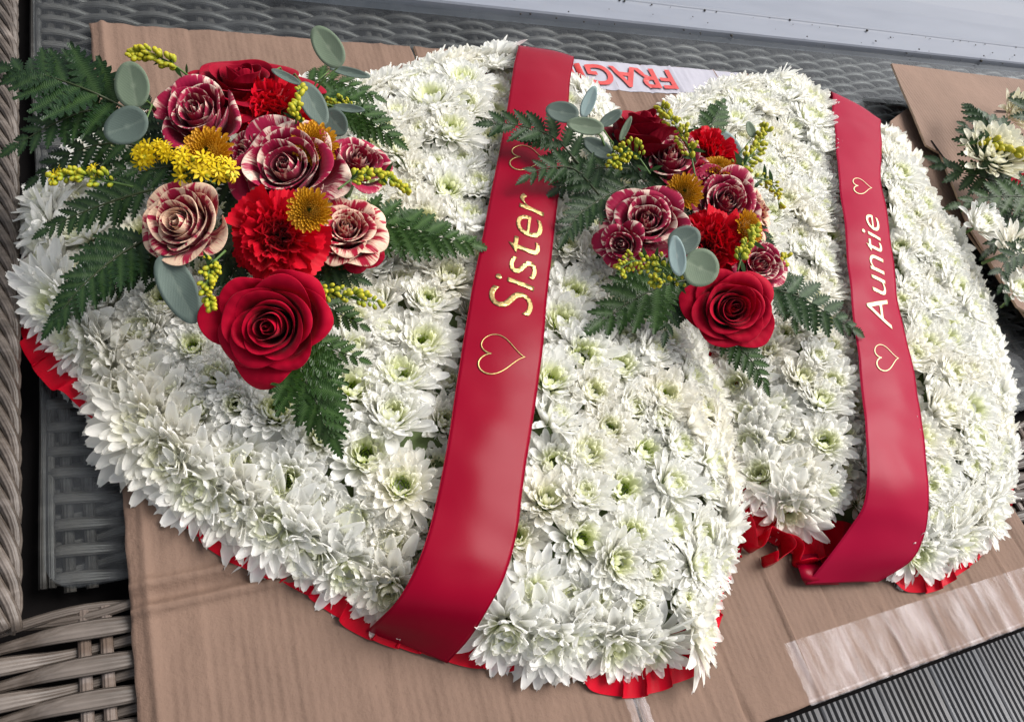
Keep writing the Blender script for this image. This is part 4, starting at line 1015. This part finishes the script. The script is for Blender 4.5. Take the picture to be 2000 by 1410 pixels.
goldenrod('goldenrod twig lying across the small magenta rose', [(660, 370), (700, 345), (750, 345), (800, 372)], (.165, .172, .16), 56, 18, 6, 6.5)
goldenrod('goldenrod twig trailing onto white petals beside the bright red rose', [(610, 545), (640, 570), (690, 580), (750, 592)], (.15, .145, .13), 46, 22, 7, 6.5)
goldenrod('short upright goldenrod tip beside the crimson carnation', [(578, 250), (580, 215), (588, 165)], (.17, .182, .178), 30, 16, 8, 6.5)
goldenrod('yellowish goldenrod buds behind the thin eucalyptus leaf', [(700, 225), (670, 205), (635, 200)], (.135, .14, .135), 26, 18, 9, 5)
goldenrod('dense goldenrod tuft beside the side view red rose', [(1270, 340), (1240, 300), (1215, 300), (1195, 325)], (.145, .155, .15), 58, 30, 10, 5.5)
goldenrod('upright goldenrod twig across the half hidden magenta rose', [(1358, 345), (1345, 290), (1315, 240), (1290, 208)], (.155, .168, .165), 60, 26, 11, 5.5)
goldenrod('dried goldenrod twig leaning over white petals beside the small carnation', [(1430, 355), (1455, 320), (1480, 285), (1498, 250)], (.135, .142, .14), 62, 26, 12, 5.5)
goldenrod('goldenrod twig facing the second sash above the striped open rose', [(1440, 350), (1490, 350), (1515, 370), (1522, 410)], (.125, .125, .12), 34, 20, 13, 5)
goldenrod('goldenrod buds fanning out below the striped rose', [(1330, 560), (1290, 520), (1240, 510), (1205, 530)], (.145, .15, .145), 62, 34, 14, 5.5)
goldenrod('goldenrod buds under the pair of round eucalyptus leaves', [(1350, 530), (1330, 545), (1290, 552), (1275, 548)], (.145, .15, .145), 28, 20, 15, 5.5)
goldenrod('dense goldenrod head between carnation and small magenta rose', [(1440, 530), (1450, 500), (1465, 470), (1475, 445)], (.15, .162, .16), 56, 22, 16, 6)
goldenrod('small goldenrod tip beside the lowest small rose', [(1510, 530), (1525, 515), (1538, 500)], (.125, .13, .128), 18, 14, 17, 5.5)

# ------------------------------------------------------------------ third arrangement at the picture's edge
for i, (px, py, rp, z, lab) in enumerate([(1945, 300, 62, .108, 'cream chrysanthemum under fern on the torn cardboard, largest there'), (1990, 215, 42, .095, 'cream chrysanthemum behind the pale green buds on the torn cardboard'),
                                      (1990, 480, 50, .108, 'pale chrysanthemum with yellow centre on the torn cardboard'), (1922, 430, 42, .09, 'small pale chrysanthemum half under dark fern on the torn cardboard'), (2000, 560, 38, .09, 'small pale chrysanthemum lowest on the torn cardboard'), (2060, 380, 60, .09, 'cream chrysanthemum beyond the dark fern on the torn cardboard')]):
    p = U(px, py, z); R = rp / SC(p); root = thing('chrysanthemum', lab, 'chrysanthemum', frame((rnd.gauss(0, .2) - .2, rnd.gauss(0, .2) - .2, 1), p - Vector((0, 0, .012)), i) @ Matrix.Scale(R / .026, 4), 'chrysanthemums on the torn cardboard')
    me = INNER[(0, 1, 3, 4, 5, 7)[i % 6]][0].copy(); me.materials[0] = M['cream'] if i in (0, 1, 5) else M['white']; obj('petals', me, root); obj('centre', INNER[i % 6][1], root)
    V, Fa = tube([(0, 0, .002), (0, 0, -.035)], .0018, 6); obj('stem', mesh('stem', V, Fa, M['stem']), root)
rose(2022, 365, 40, .10, (-.1, .2, 1), M['red'], 'sliver of a red rose cut by the picture edge', 16, 60, .6, 1.0, .6, group='red roses')
for i, (lab, path, wpx, mat) in enumerate([
    ('bluish fern frond pointing up over the torn cardboard', [(2010, 300), (1960, 270), (1920, 230), (1892, 205)], 46, 'fernblue'),
    ('bluish fern frond reaching over the slot in the cardboard', [(1990, 320), (1940, 300), (1900, 270), (1880, 240)], 40, 'fernblue'),
    ('bluish fern frond pointing at the second sash from the torn cardboard', [(2000, 370), (1930, 350), (1870, 335), (1830, 315)], 50, 'fernblue'),
    ('dark fern frond across the lower cream chrysanthemum', [(2060, 400), (2000, 385), (1930, 385), (1870, 400)], 58, 'fern'),
    ('fern frond hanging over the edge of the torn cardboard', [(2030, 480), (1980, 500), (1955, 530), (1965, 580)], 46, 'ferndark'),
    ('fern tip at the picture edge above the cream chrysanthemum', [(2030, 250), (2005, 210), (1990, 180)], 36, 'fernblue'),
    ('dark fern leaf beneath the blooms on the torn cardboard', [(2000, 330), (1950, 400), (1940, 470)], 60, 'ferndark'),
    ('dark fern leaf low beside the pale chrysanthemum', [(2020, 440), (1960, 460), (1930, 490)], 50, 'ferndark')]):
    fern(lab, path, ((.11, .115, .085) if i in (0, 1, 3, 4, 5) else (.08, .085, .07)), wpx * (1.35 if i in (0, 1, 2, 5) else 1.1), mat, n=6, seed=60 + i, fat=1.15)
goldenrod('pale green bud stem lying over the cream chrysanthemum', [(1870, 285), (1930, 280), (1970, 295), (2010, 315)], (.10, .125, .125), 16, 14, 61, 9, 0, 5)
